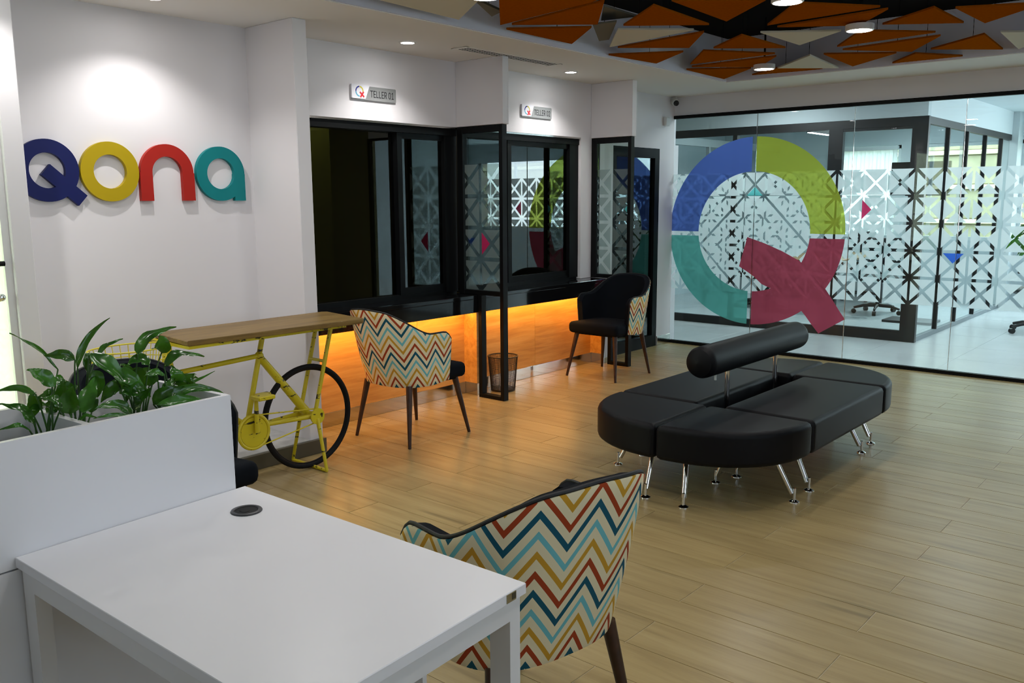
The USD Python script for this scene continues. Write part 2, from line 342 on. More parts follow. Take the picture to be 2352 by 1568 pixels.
# other walls of the lobby
wf = struct('wall_front')
obj('plaster', [bx(-2.1, -2.0, -2.7, -.2, 0, CEIL), bx(-2.1, -2.0, 3.4, 4.4, 0, CEIL), bx(-2.1, -2.0, -.2, 3.4, 0, 1.05), bx(-2.1, -2.0, -.2, 3.4, 2.45, CEIL)], 'white_paint', wf, smooth=False)
wr = struct('wall_right')
obj('plaster', [bx(-2.1, -.4, -2.7, -2.6, 0, CEIL), bx(-.4, 4.8, -2.7, -2.6, 0, 1.05), bx(-.4, 4.8, -2.7, -2.6, 2.45, CEIL)], 'white_paint', wr, smooth=False)
obj('wood_panelling', bx(4.8, XG, -2.7, -2.6, 0, CEIL), 'olive_wall', wr, smooth=False)
def win_frame(name, axis, pos, a0, a1, z0, z1, n, material='office_white', g='clear_glass', th=.05):
    w = struct(name); fr = []
    def b(p0, p1, q0, q1): return bx(pos-th/2, pos+th/2, p0, p1, q0, q1) if axis == 'x' else bx(p0, p1, pos-th/2, pos+th/2, q0, q1)
    obj('frame', [b(a0, a1, z0, z0+th), b(a0, a1, z1-th, z1), b(a0, a0+th, z0, z1), b(a1-th, a1, z0, z1)], material, w, smooth=False)
    for i in range(n):
        c0 = a0+(a1-a0)*i/n; c1 = a0+(a1-a0)*(i+1)/n
        if i: obj('mullion', b(c0-th/2, c0+th/2, z0+th, z1-th), material, w, smooth=False)
        v = [(pos, c0, z0), (pos, c1, z0), (pos, c1, z1), (pos, c0, z1)] if axis == 'x' else [(c0, pos, z0), (c1, pos, z0), (c1, pos, z1), (c0, pos, z1)]
        obj('pane', (np.array(v), np.array([(0, 1, 2), (0, 2, 3)])), g, w, smooth=False)
    return w
win_frame('window_2', 'y', -2.65, -.4, 4.8, 1.05, 2.45, 4, g='tinted_glass')
win_frame('window_3', 'x', -2.05, -.2, 3.4, 1.05, 2.45, 3, g='smoked_glass')
# far wall of the lobby = glass wall with a plaster fascia
wb = struct('wall_back')
obj('fascia', bx(XG, XG+.12, .10, 5.0, 2.398, CEIL+.02), 'white_paint', wb, smooth=False)
obj('corner_column', bx(XG-.03, XG+.12, 4.893, 5.0, 0, 2.398), 'white_paint', wb, smooth=False)
obj('plaster', bx(XG, XG+.12, -2.7, .10, 0, CEIL), 'olive_wall', wb, smooth=False)

# ---- glass wall with printed film
gw = struct('window_1')
gy0, gy1 = .10, 4.893
obj('frame', [bx(XG-.02, XG+.03, gy0, gy1, 0, .030), bx(XG-.02, XG+.03, gy0, gy1, 2.366, 2.398), bx(XG-.02, XG+.03, 4.862, gy1, .03, 2.366), bx(XG-.02, XG+.03, gy0, gy0+.05, .03, 2.366)], 'black_frame', gw, smooth=False)
seams = [4.862, 3.912, 2.962, 2.03, .92, gy0+.05]
for a, b in zip(seams, seams[1:]):
    obj('pane', bx(XG-.005, XG+.005, b+.0015, a-.0015, .03, 2.366), 'clear_glass', gw, smooth=False)
for a in seams[1:-1]: obj('glass_joint', bx(XG-.0065, XG+.0065, a-.0015, a+.0015, .03, 2.366), 'stainless', gw, smooth=False)
CY, CZ, NY, NZ = .2325, .2405, 2.404, .594
def union_jack(y0, y1, rows, gap=.027, z0=NZ, yo=NY):
    """frosted triangles: cells crossed by their diagonals, all edges set apart by clear gaps; {(column, row, side): outline}"""
    P = {}; d = gap/2; e = d*math.sqrt(2); clip = sbox(y0, z0-.001, y1, z0+rows*CZ+.001)
    for k in range(math.floor((y0-yo)/CY), math.ceil((y1-yo)/CY)):
        for r in range(rows):
            a, b = yo+k*CY, z0+r*CZ; c = (a+CY/2, b+CZ/2)
            cell = sbox(a+d*.8, b+(d if r else 0), a+CY-d*.8, b+CZ-(d if r < rows-1 else 0))
            for q, tri in enumerate((((a, b), (a+CY, b), c), ((a+CY, b), (a+CY, b+CZ), c), ((a+CY, b+CZ), (a, b+CZ), c), ((a, b+CZ), (a, b), c))):
                dx, dz = ((0, -e), (e, 0), (0, e), (-e, 0))[q]
                t = affinity.translate(Polygon(tri), dx, dz).intersection(cell).intersection(clip)
                if t.area > 1e-6: P[k, r, q] = t
    return P
colour_cells = {(1, 3, 1): 'tri_magenta', (6, 4, 0): 'tri_cyan', (-2, 1, 2): 'tri_blue'}
xf = XG+.0062
for a, b in zip(seams, seams[1:]):
    if b < .5: continue
    uj = union_jack(b+.004, a-.004, 5)
    obj('frosted_film', xplane(flat(unary_union([p for k, p in uj.items() if k not in colour_cells])), xf), 'frosted_film', gw, smooth=False, label='frosted white film of triangles')
uj = union_jack(1.0, 4.85, 5)
for k, m in colour_cells.items():
    obj('coloured_triangle', xplane(flat(uj[k]), xf), m, gw, smooth=False, label=m[4:]+' film triangle')
# the big ring mark with a crossing tail, in four colours
qc = (3.925, 1.212); ring = disc_poly(*qc, .932, 128).difference(disc_poly(*qc, .596, 128)); g = .022
big = 3
quads = {'q_blue': sbox(qc[0]+g+.004, qc[1]-.006, qc[0]+big, qc[1]+big), 'q_lime': sbox(qc[0]-big, qc[1]-.006, qc[0]-g+.004, qc[1]+big), 'q_teal': sbox(qc[0]+g, qc[1]-big, qc[0]+big, qc[1]-.05), 'q_maroon': sbox(qc[0]-big, qc[1]-big, qc[0]-g, qc[1]-.05)}
tail = Polygon([(3.972, 1.160), (4.051, .862), (3.965, .815), (3.885, .765), (3.80, .695), (3.708, .66), (3.60, .60), (3.50, .545), (3.402, .482), (3.335, .41), (3.27, .33), (3.20, .252), (2.953, .410), (3.02, .50), (3.09, .60), (3.168, .705), (3.25, .80), (3.335, .875), (3.424, .945), (3.60, 1.03), (3.78, 1.10)])
for m, qd in quads.items():
    p = ring.intersection(qd)
    if m == 'q_maroon': p = unary_union([p, tail])
    if m == 'q_teal': p = p.difference(tail.buffer(.02))
    p = p.intersection(sbox(2, 0, 4.858, 3))
    obj('logo_film', xplane(flat(p), XG-.0062), m, gw, smooth=False, label={'q_blue': 'blue quarter of the ring mark', 'q_lime': 'lime green quarter of the ring mark', 'q_teal': 'teal quarter of the ring mark', 'q_maroon': 'maroon quarter and tail of the ring mark'}[m])

# ---- doors
d1 = struct('door_1')            # glass entrance door at the left edge
obj('frame', [bx(.42, .47, FY+.02, FY+.10, 0, 2.30), bx(1.535, 1.566, FY+.03, FY+.10, 0, 2.30), bx(.47, 1.535, FY+.02, FY+.10, 2.25, 2.30)], 'white_metal', d1, smooth=False)
obj('pane', bx(.475, 1.532, FY+.055, FY+.065, .01, 2.245), 'lime_glass', d1, smooth=False)
obj('push_bar', tube([(1.535, FY+.03, 1.272), (1.10, FY+.03, 1.272)], .012), 'black_frame', d1)
obj('knob', rhull([(1.505, FY+.028, 1.118)], .021, 16), 'chrome', d1); obj('knob_stem', cyl((1.505, FY+.03, 1.118), (1.505, FY+.056, 1.118), .008), 'chrome', d1)
d2 = struct('door_2')            # black framed glass door beside the tellers
dy0, dy1 = YW+.0, YW+.06
obj('frame', [bx(7.139, 7.20, dy0, dy1, 0, 2.052), bx(7.90, 7.985, dy0, dy1, 0, 2.052), bx(7.20, 7.90, dy0, dy1, 1.955, 2.052), bx(7.20, 7.90, dy0, dy1, 0, .12)], 'black_frame', d2, smooth=False)
obj('pane', bx(7.20, 7.90, YW+.03, YW+.038, .12, 1.955), 'door_glass', d2, smooth=False)
obj('lever_handle', [tube([(7.26, YW-.045, 1.0), (7.36, YW-.045, 1.0)], .009), cyl((7.26, YW-.045, 1.0), (7.26, YW+.03, 1.0), .009)], 'stainless', d2)

# ---- teller windows
for n, (x0, x1, mul) in enumerate(((3.30, 5.01, 4.43), (5.06, 6.615, 5.66))):
    w = struct('window_%d' % (4+n)); fy0, fy1 = YW+.045, YW+.115
    obj('frame', [bx(x0, x1, YW+.02, fy1, 2.035, 2.10), bx(x0, x0+.05, fy0, fy1, .83, 2.035), bx(x1-.13, x1, YW+.03, fy1, .83, 2.035), bx(x0, x1, fy0, fy1, .81, .845)], 'black_frame', w, smooth=False)
    obj('track', [bx(x0, x1, YW+.005, YW+.016, 2.086, 2.10)], 'stainless', w, smooth=False)
    obj('sash', [bx(mul-.024, mul+.024, fy0-.005, fy1, .845, 2.035), bx(mul+.024, x1-.13, fy0+.005, fy1-.02, 1.995, 2.035), bx(mul+.024, x1-.13, fy0+.005, fy1-.02, .845, .895)], 'black_frame', w, smooth=False)
    obj('pane', bx(x0+.05, mul-.024, YW+.088, YW+.094, .845, 2.035), 'teller_glass', w, smooth=False)
    obj('pane', bx(mul+.024, x1-.13, YW+.066, YW+.072, .895, 1.995), 'teller_glass', w, smooth=False)
# dim back office behind the tellers
bo = struct('wall_left')
obj('back_office', [bx(1.7, 8.3, 7.4, 7.5, 0, 2.7), bx(1.6, 1.7, 4.97, 7.5, 0, 2.7), bx(8.3, 8.4, 5.0, 7.5, 0, 2.7), bx(1.6, 8.4, 5.0, 7.5, 2.6, 2.7), bx(1.6, 8.4, 5.0, 7.5, -.1, 0)], 'dark_room', bo, smooth=False)
obj('screen_panel', [bx(3.2, 4.0, 6.2, 6.25, 0, 2.3), bx(4.1, 4.9, 6.3, 6.35, 0, 2.3)], 'dark_room', bo, smooth=False)

# ---- outside the entrance door
ex = struct('wall_entrance')
obj('pale_wall', [bx(-4, 4.5, 9.0, 9.1, -.1, 4.0)], 'pale_wall', ex, smooth=False)
obj('pavement', [bx(-6, 1.6, FY+.15, 9.0, -.12, -.06)], 'ground', ex, smooth=False)

# ---- office shell
oc = struct('ceiling'); obj('plaster', bx(XG+.12, 14.2, -3.5, 7.3, 2.68, 2.8), 'office_paint', oc, smooth=False)
XF = 14.0
ow = struct('wall_far')
obj('plaster', [bx(XF, XF+.15, -3.5, 7.3, 0, .92), bx(XF, XF+.15, -3.5, 7.3, 2.32, 2.8), bx(XF, XF+.15, 5.35, 7.3, .92, 2.32), bx(XF, XF+.15, 4.02, 4.30, .92, 2.32), bx(XF, XF+.15, 2.70, 2.93, .92, 2.32), bx(XF, XF+.15, -3.5, -3.1, .92, 2.32)], 'office_paint', ow, smooth=False)
obj('column', bx(13.72, XF, 2.70, 2.92, 0, 2.68), 'office_white', ow, smooth=False)
win_frame('window_6', 'x', XF+.05, 2.93, 4.02, .92, 2.32, 2)
win_frame('window_7', 'x', XF+.05, 4.30, 5.35, .92, 2.32, 1)
win_frame('window_8', 'x', XF+.05, -3.1, 2.70, .92, 2.32, 6)
ol = struct('wall_far'); obj('plaster', [bx(XG+.12, 14.2, 7.2, 7.3, 0, 2.8)], 'office_paint', ol, smooth=False)
orr = struct('wall_far'); obj('plaster', [bx(XG+.12, 14.2, -3.5, -3.4, 0, 2.8)], 'office_paint', orr, smooth=False)
# ---- outside the office windows
ou = struct('ground'); obj('soil', bx(14.15, 40, -20, 20, -.3, -.1), 'ground', ou, smooth=False)
ow2 = struct('wall_outside')
for i in range(5): obj('stone_course', [bx(17.6+.05*i, 18.3, -14, 14, -.1+i*.62, .44+i*.62, .02)], 'retaining_stone', ow2, smooth=False)
for i in range(5): obj('concrete_band', bx(17.52+.05*i, 18.3, -14, 14, .44+i*.62, .52+i*.62, .01), 'concrete_band', ow2, smooth=False)
# ================================================================== TELLER COUNTERS
def counter(x0, x1, label, first):
    t = thing('teller_counter', label, 'counter', (x0, YW, 0))
    CF = 4.64
    obj('worktop', bx(x0, x1, CF, YW+.045, .782, .812, .003), 'black_stone', t)
    obj('apron', bx(x0, x1, CF+.002, CF+.03, .675, .782, .002), 'black_stone', t)
    seam = (x0+x1)/2+(.35 if first else 0)
    obj('front_panel', bx(x0, seam-.001, 4.818, YW+.02, .098, .78), 'counter_wood', t); obj('front_panel', bx(seam+.001, x1-.03, 4.818, YW+.02, .098, .78), 'counter_wood', t)
    obj('kick_plate', bx(x0, x1-.03, 4.806, YW+.02, 0, .098, .002), 'stainless', t)
    obj('end_panel', bx(x1-.03, x1, CF+.04, YW+.02, .098, .78), 'counter_wood', t)
    obj('end_kick_plate', bx(x1-.032, x1+.002, CF+.038, 4.806, 0, .098, .002), 'stainless', t)
    obj('led_strip', bx(x0+.02, x1-.05, 4.70, 4.712, .70, .708), 'led_warm', t, smooth=False)
    return t
counter(3.258, 5.046, 'black stone teller counter with glowing wood front, nearer one behind the bicycle table', True)
counter(5.05, 6.786, 'black stone teller counter with glowing wood front, farther one under the TELLER 02 sign', False)
# warm LED strips tucked under the worktops
for n, (a, b) in enumerate(((3.32, 4.98), (5.10, 6.77))):
    light(UsdLux.RectLight, f'led_light_{n}', ((a+b)/2, 4.725, .697), (0, 0, 0), (1.0, .48, .10), 46.0, Width=b-a, Height=.02)

# ================================================================== GLASS DIVIDERS
def divider(x0, x1, ya, label):
    t = thing('glass_divider', label, 'screen', ((x0+x1)/2, ya, 0)); xm = (x0+x1)/2; c = .002
    obj('outer_post', bx(x0, x1, ya, ya+.035, 0, 2.098, c), 'black_frame', t)
    obj('inner_post', bx(x0, x1, YW-.06, YW-.002, .814, 2.098, c), 'black_frame', t)
    obj('top_rail', bx(x0, x1, ya+.035, YW-.06, 2.05, 2.098, c), 'black_frame', t)
    obj('middle_rail', bx(x0, x1, ya+.035, YW-.06, .815, .85, c), 'black_frame', t)
    obj('lower_post', bx(x0, x1, 4.598, 4.636, .03, .813, c), 'black_frame', t)
    obj('bottom_rail', bx(x0, x1, ya+.035, 4.636, 0, .03, c), 'black_frame', t)
    obj('glass_pane', bx(xm-.004, xm+.004, ya+.035, YW-.06, .85, 2.05), 'divider_glass', t, smooth=False)
    uj = union_jack(ya+.036, YW-.061, 4, gap=.03, z0=.852, yo=4.62)
    hole = {(-1, 1, 1): 'tri_magenta'} if x0 < 6 else {(-1, 2, 3): 'tri_cyan'}
    obj('frosted_film', xplane(flat(unary_union([p for k, p in uj.items() if k not in hole])), xm-.0052), 'etched_film', t, smooth=False, label='etched film of triangles')
    for k, m in hole.items():
        if k in uj: obj('coloured_triangle', xplane(flat(uj[k]), xm-.0052), m, t, smooth=False, label=m[4:]+' film triangle')
    return t
divider(4.988, 5.042, 4.372, 'black framed glass screen standing between the two teller counters')
divider(6.778, 6.832, 4.404, 'black framed glass screen at the far end of the counters beside the black door')

# ================================================================== SIGNS AND LOGO
def sign(x0, text, label):
    t = thing('teller_sign', label, 'sign', (x0, YW, 2.23)); z0, z1, L = 2.232, 2.33, .402
    body = sbox(x0, z0, x0+L, z1-.004).buffer(-.008).buffer(.008)
    obj('plate', yplane(ext(body, .012), YW-.001), 'sign_grey', t)
    wp = Polygon([(x0-.002, z0+.006), (x0+.118, z0+.006), (x0+.158, z1+.002), (x0-.002, z1+.002)]).buffer(-.006).buffer(.006)
    obj('white_panel', yplane(ext(wp, .016), YW-.001), 'sign_white', t)
    c = (x0+.066, z0+.054); R_, r0 = .036, .0275
    rg = disc_poly(*c, R_).difference(disc_poly(*c, r0))
    for m, q in (('logo_navy', sbox(c[0]-1, c[1], c[0]-.001, c[1]+1)), ('logo_lime', sbox(c[0]+.001, c[1], c[0]+1, c[1]+1)), ('logo_cyan', sbox(c[0]-1, c[1]-1, c[0]-.001, c[1]-.001)), ('logo_red', sbox(c[0]+.001, c[1]-1, c[0]+1, c[1]-.001))):
        p = rg.intersection(q)
        if m == 'logo_red':
            d = c[0]+.021, c[1]-.02
            bar = sbox(-.024, -.0062, .024, .0062)
            p = unary_union([affinity.translate(affinity.rotate(bar, -40), *d), affinity.translate(affinity.rotate(bar, 52), *d)])
        obj('logo_mark', yplane(ext(p, .0012), YW-.0168), m, t, smooth=False)
    tm = meshkit.text_mesh(text, .046, depth=.0015); v, f = arr(tm)
    w = v[:, 0].max()-v[:, 0].min(); v = v.copy(); v[:, 0] = (v[:, 0]-v[:, 0].min())*(.215/w)+x0+.165; v[:, 1] += z0+.022
    obj('lettering', yplane((v, f), YW-.0128), 'sign_text', t, smooth=False)
    return t
sign(3.958, 'TELLER 01', 'small grey and white sign plate reading TELLER 01 above the first counter')
sign(5.760, 'TELLER 02', 'small grey and white sign plate reading TELLER 02 above the second counter')
def letter(poly, material, label, bevel=.004):
    b = poly.bounds; t = thing('logo_letter', label, 'letter', ((b[0]+b[2])/2, YW, b[1]))
    obj('face', yplane(ext(poly, .027), YW-.001), material, t)
    return t
zc, Ro, ro = 1.711, .160, .091
ann = lambda x: disc_poly(x, zc, Ro).difference(disc_poly(x, zc, ro))
qx = 1.930; tailq = affinity.translate(affinity.rotate(sbox(-.115, -.036, .125, .036), -42), qx+.075, zc-.075)
letter(unary_union([ann(qx), tailq]), 'letter_blue', 'large dark blue raised letter Q on the white niche wall')
letter(ann(2.257), 'letter_yellow', 'large mustard yellow raised letter o on the white niche wall')
nx = 2.586
letter(unary_union([ann(nx).intersection(sbox(0, zc-.005, 9, 9)), sbox(nx-Ro-.004, 1.553, nx-ro, zc), sbox(nx+ro, 1.553, nx+Ro+.004, zc)]), 'letter_red', 'large red raised letter n on the white niche wall')
ax_ = 2.925
letter(unary_union([ann(ax_), sbox(ax_+ro-.003, 1.551, ax_+Ro+.001, zc)]), 'letter_teal', 'large teal raised letter a on the white niche wall')

# ================================================================== CEILING FITTINGS
def downlight(x, y, label):
    t = thing('recessed_downlight', label, 'ceiling light', (x, y, CEIL))
    obj('trim_ring', lathe([(.044, CEIL-.001), (.060, CEIL-.001), (.060, CEIL-.004), (.046, CEIL-.006), (.044, CEIL-.001)], 28, (x, y, 0)), 'lamp_body', t)
    obj('lens', lathe([(.0005, CEIL-.004), (.044, CEIL-.004), (.044, CEIL-.001), (.0005, CEIL-.001)], 28, (x, y, 0)), 'spot_white', t)
    l = light(UsdLux.SphereLight, f'spot_{x:.2f}'.replace('.', '_'), (x, y, CEIL-.03), (0, 0, 0), (1.0, .97, .94), 2000.0, Radius=.015)
    sh = UsdLux.ShapingAPI.Apply(l.GetPrim()); sh.CreateShapingConeAngleAttr(63.0); sh.CreateShapingConeSoftnessAttr(.7)
    return t
downlight(4.158, 4.475, 'small round recessed downlight in the soffit left of the slotted grille')
downlight(6.009, 4.506, 'small round recessed downlight in the soffit right of the slotted grille')
downlight(2.385, 4.47, 'small round recessed downlight in the soffit above the raised letters')
downlight(1.44, 4.06, 'small round recessed downlight in the soffit above the glass entrance door')
light(UsdLux.DiskLight, 'back_office_lamp', (4.6, 6.0, 2.58), (0, 0, 0), (1.0, .95, .8), 80.0, Radius=.12)
t = thing('air_vent', 'long white slotted air conditioning grille in the soffit', 'vent', (5.07, 4.36, CEIL))
vx0, vx1, vy0, vy1 = 4.53, 5.62, 4.295, 4.435
obj('frame', [bx(vx0, vx1, vy0, vy0+.022, CEIL-.0035, CEIL-.001), bx(vx0, vx1, vy1-.022, vy1, CEIL-.0035, CEIL-.001), bx(vx0, vx0+.03, vy0, vy1, CEIL-.006, CEIL-.001), bx(vx1-.03, vx1, vy0, vy1, CEIL-.006, CEIL-.001)], 'ceiling_paint', t, smooth=False)
obj('dark_slot', bx(vx0+.03, vx1-.03, vy0+.022, vy1-.022, CEIL-.002, CEIL-.0005), 'black_void', t, smooth=False)
for i in range(3): obj('blade', bx(vx0+.03, vx1-.03, vy0+.040+.026*i, vy0+.048+.026*i, CEIL-.0032, CEIL-.002), 'ceiling_paint', t, smooth=False)
def puck(x, y, label):
    t = thing('surface_downlight', label, 'ceiling light', (x, y, 2.562)); z = 2.562; r = .084
    obj('housing', lathe([(.001, z+.036), (r, z+.036), (r, z+.004), (r-.004, z), (r-.009, z), (r-.009, z+.004), (.001, z+.004)], 36, (x, y, 0)), 'lamp_body', t)
    obj('diffuser', lathe([(.0005, z+.0005), (r-.009, z+.0005), (r-.009, z+.0035), (.0005, z+.0035)], 36, (x, y, 0)), 'lamp_white', t)
    light(UsdLux.DiskLight, f'puck_{x:.2f}_{y:.2f}'.replace('.', '_').replace('-', 'm'), (x, y, z-.002), (0, 0, 0), (1.0, .97, .95), 42.0, Radius=r-.01)
    obj('stem', cyl((x, y, z+.036), (x, y, TZ-.021), .008, n=8), 'black_frame', t)
K6 = 1.012/1.11
for x, y, lb in ((3.80, 3.45, 'round white surface light cut by the top edge above the cream panel'), (5.065, 2.24, 'large round white surface light hanging nearest the top edge, above the orange panels'),
                 (6.23, 2.235, 'round white surface light hanging at the right among the orange panels'), (7.49, 3.50, 'smallest round white surface light hanging in the corner nearest the glass wall')):
    puck(x*K6, y*K6, lb)
# the same lamps go on over the rest of the tray, outside the picture
for x, y, lb in ((2.45, 3.40, 'round white surface light over the bicycle table'), (2.45, 2.15, 'round white surface light over the planter'), (1.55, 1.95, 'round white surface light over the desk end of the planter'), (1.45, .45, 'round white surface light over the near end of the desk'), (2.10, .85, 'round white surface light over the foreground desk'), (3.75, .95, 'round white surface light over the foreground armchair'), (5.1, .85, 'round white surface light over the open floor')): puck(x, y, lb)
# ---- suspended triangular panels: plan corners, felt, height of the underside, label
TRI = [
 ('orange', [(3.70,3.26),(4.44,3.90),(4.30,3.08),(4.22,2.90)], 'large orange ceiling panel cut by the top edge right of the first round light'),
 ('orange', [(4.52,3.87),(4.89,3.45),(4.36,3.03)], 'orange triangular ceiling panel just below the large one cut by the top edge'),
 ('orange', [(4.65,4.03),(5.40,4.04),(4.99,3.57)], 'leftmost orange triangular ceiling panel pointing down along the soffit edge'),
 ('cream', [(5.64,3.87),(5.11,3.44),(5.47,3.07)], 'long cream triangular ceiling panel left of the middle, above the soffit edge'),
 ('orange', [(5.75,3.87),(6.12,3.47),(5.63,3.08)], 'orange triangular ceiling panel directly under the long cream one'),
 ('orange', [(5.92,4.07),(6.55,4.02),(6.19,3.56)], 'second orange triangular ceiling panel pointing down along the soffit edge'),
 ('orange', [(5.04,3.35),(4.65,2.88),(5.40,2.92)], 'orange triangular ceiling panel pointing up above the long cream panel'),
 ('orange', [(4.65,2.76),(5.41,2.80),(5.00,2.34)], 'orange triangular ceiling panel pointing down left of the large round light'),
 ('orange', [(6.22,3.32),(5.87,2.92),(6.58,2.91)], 'orange triangular ceiling panel pointing up left of the cream bow-tie panel'),
 ('orange', [(6.87,3.88),(6.32,3.46),(6.84,3.11)], 'upper orange panel of the pair left of the smallest round light'),
 ('orange', [(6.93,3.90),(7.33,3.47),(6.89,3.12)], 'lower orange panel of the pair left of the smallest round light'),
 ('orange', [(7.10,4.05),(7.89,4.09),(7.42,3.59)], 'third orange triangular ceiling panel pointing down, in the tray corner'),
 ('orange', [(7.88,3.80),(7.60,3.40),(7.96,3.14)], 'narrow orange ceiling panel right behind the smallest round light'),
 ('cream', [(7.54,3.40),(7.05,2.91),(7.91,3.00)], 'cream triangular ceiling panel pointing up beside the smallest round light'),
 ('cream', [(5.91,2.80),(6.58,2.80),(6.23,2.36)], 'cream triangular ceiling panel pointing down between the large and right round lights'),
 ('orange', [(5.63,2.62),(5.12,2.21),(5.56,1.88)], 'upper orange panel of the pair under the large round light'),
 ('orange', [(5.78,2.62),(6.09,2.19),(5.70,1.88)], 'lower orange panel of the pair under the large round light'),
 ('orange', [(6.21,2.08),(5.88,1.67),(6.52,1.66)], 'orange triangular ceiling panel pointing up right above the right round light'),
 ('orange', [(5.92,1.56),(6.55,1.54),(6.13,1.13)], 'orange triangular ceiling panel pointing down at the top right corner'),
 ('orange', [(6.85,2.62),(6.32,2.26),(6.73,1.89)], 'upper orange panel of the pair behind the right round light'),
 ('orange', [(6.94,2.61),(7.39,2.24),(6.82,1.88)], 'lower orange panel of the pair behind the right round light'),
 ('orange', [(7.10,2.82),(7.91,2.88),(7.44,2.37)], 'orange triangular ceiling panel pointing down below the right round light'),
 ('orange', [(7.49,2.13),(7.07,1.66),(7.88,1.71)], 'rightmost orange triangular ceiling panel pointing up near the glass wall'),
 ('orange', [(8.02,2.62),(7.54,2.26),(8.05,1.94)], 'long narrow orange ceiling panel nearest the glass wall'),
 ('cream', [(7.03,1.55),(7.92,1.61),(7.31,1.22)], 'cream ceiling panel cut by the right edge of the picture'),
 ('cream', [(3.44,3.93),(4.14,3.98),(3.71,3.35)], 'cream ceiling panel at the left end, cut by the top edge'),
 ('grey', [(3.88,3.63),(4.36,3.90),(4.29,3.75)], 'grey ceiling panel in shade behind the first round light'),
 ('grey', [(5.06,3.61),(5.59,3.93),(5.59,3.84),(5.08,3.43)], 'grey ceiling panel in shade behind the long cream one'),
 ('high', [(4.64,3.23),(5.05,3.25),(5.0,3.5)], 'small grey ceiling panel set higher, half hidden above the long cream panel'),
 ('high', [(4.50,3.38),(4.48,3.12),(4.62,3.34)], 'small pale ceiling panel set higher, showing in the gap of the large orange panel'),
]
KT = 1.05/1.11
for i, (c, pts, lb) in enumerate(TRI):
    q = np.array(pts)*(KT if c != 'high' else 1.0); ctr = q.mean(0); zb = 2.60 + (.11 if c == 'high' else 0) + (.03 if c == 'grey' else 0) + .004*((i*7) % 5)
    zt = [zb]*len(q)
    body = prism(q, zb, zb+.013, .002)
    t = thing('ceiling_panel', lb, 'ceiling panel', (ctr[0], ctr[1], zb), group='suspended triangular ceiling panels')
    obj('felt_board', body, ('grey' if c == 'high' else c)+'_felt', t)
    for a in (0.0,):
        obj('hanger', [cyl((*(ctr+(p-ctr)*a), zb+.012), (*(ctr+(p-ctr)*a), TZ-.019), .0018, n=6) for p in q[:1]], 'black_frame', t)
# camera and junction box in the far corner
t = thing('security_camera', 'white dome security camera with black lens in the far ceiling corner', 'camera', (8.18, 4.80, 2.50))
obj('base', cyl((8.215, 4.838, 2.545), (8.215, 4.795, 2.545), .045, .042, 20), 'cctv_white', t)
obj('head', rhull([(8.19, 4.80, 2.535), (8.165, 4.772, 2.522)], .038, 18), 'cctv_white', t)
obj('lens', rhull([(8.150, 4.756, 2.515)], .030, 16), 'lens_black', t)
t = thing('junction_box', 'small white junction box on the wall under the security camera', 'box', (8.10, YW, 2.33))
obj('body', bx(8.035, 8.115, YW-.035, YW-.001, 2.285, 2.375, .006), 'cctv_white', t); obj('cover', bx(8.043, 8.107, YW-.040, YW-.035, 2.295, 2.365, .003), 'white_metal', t)
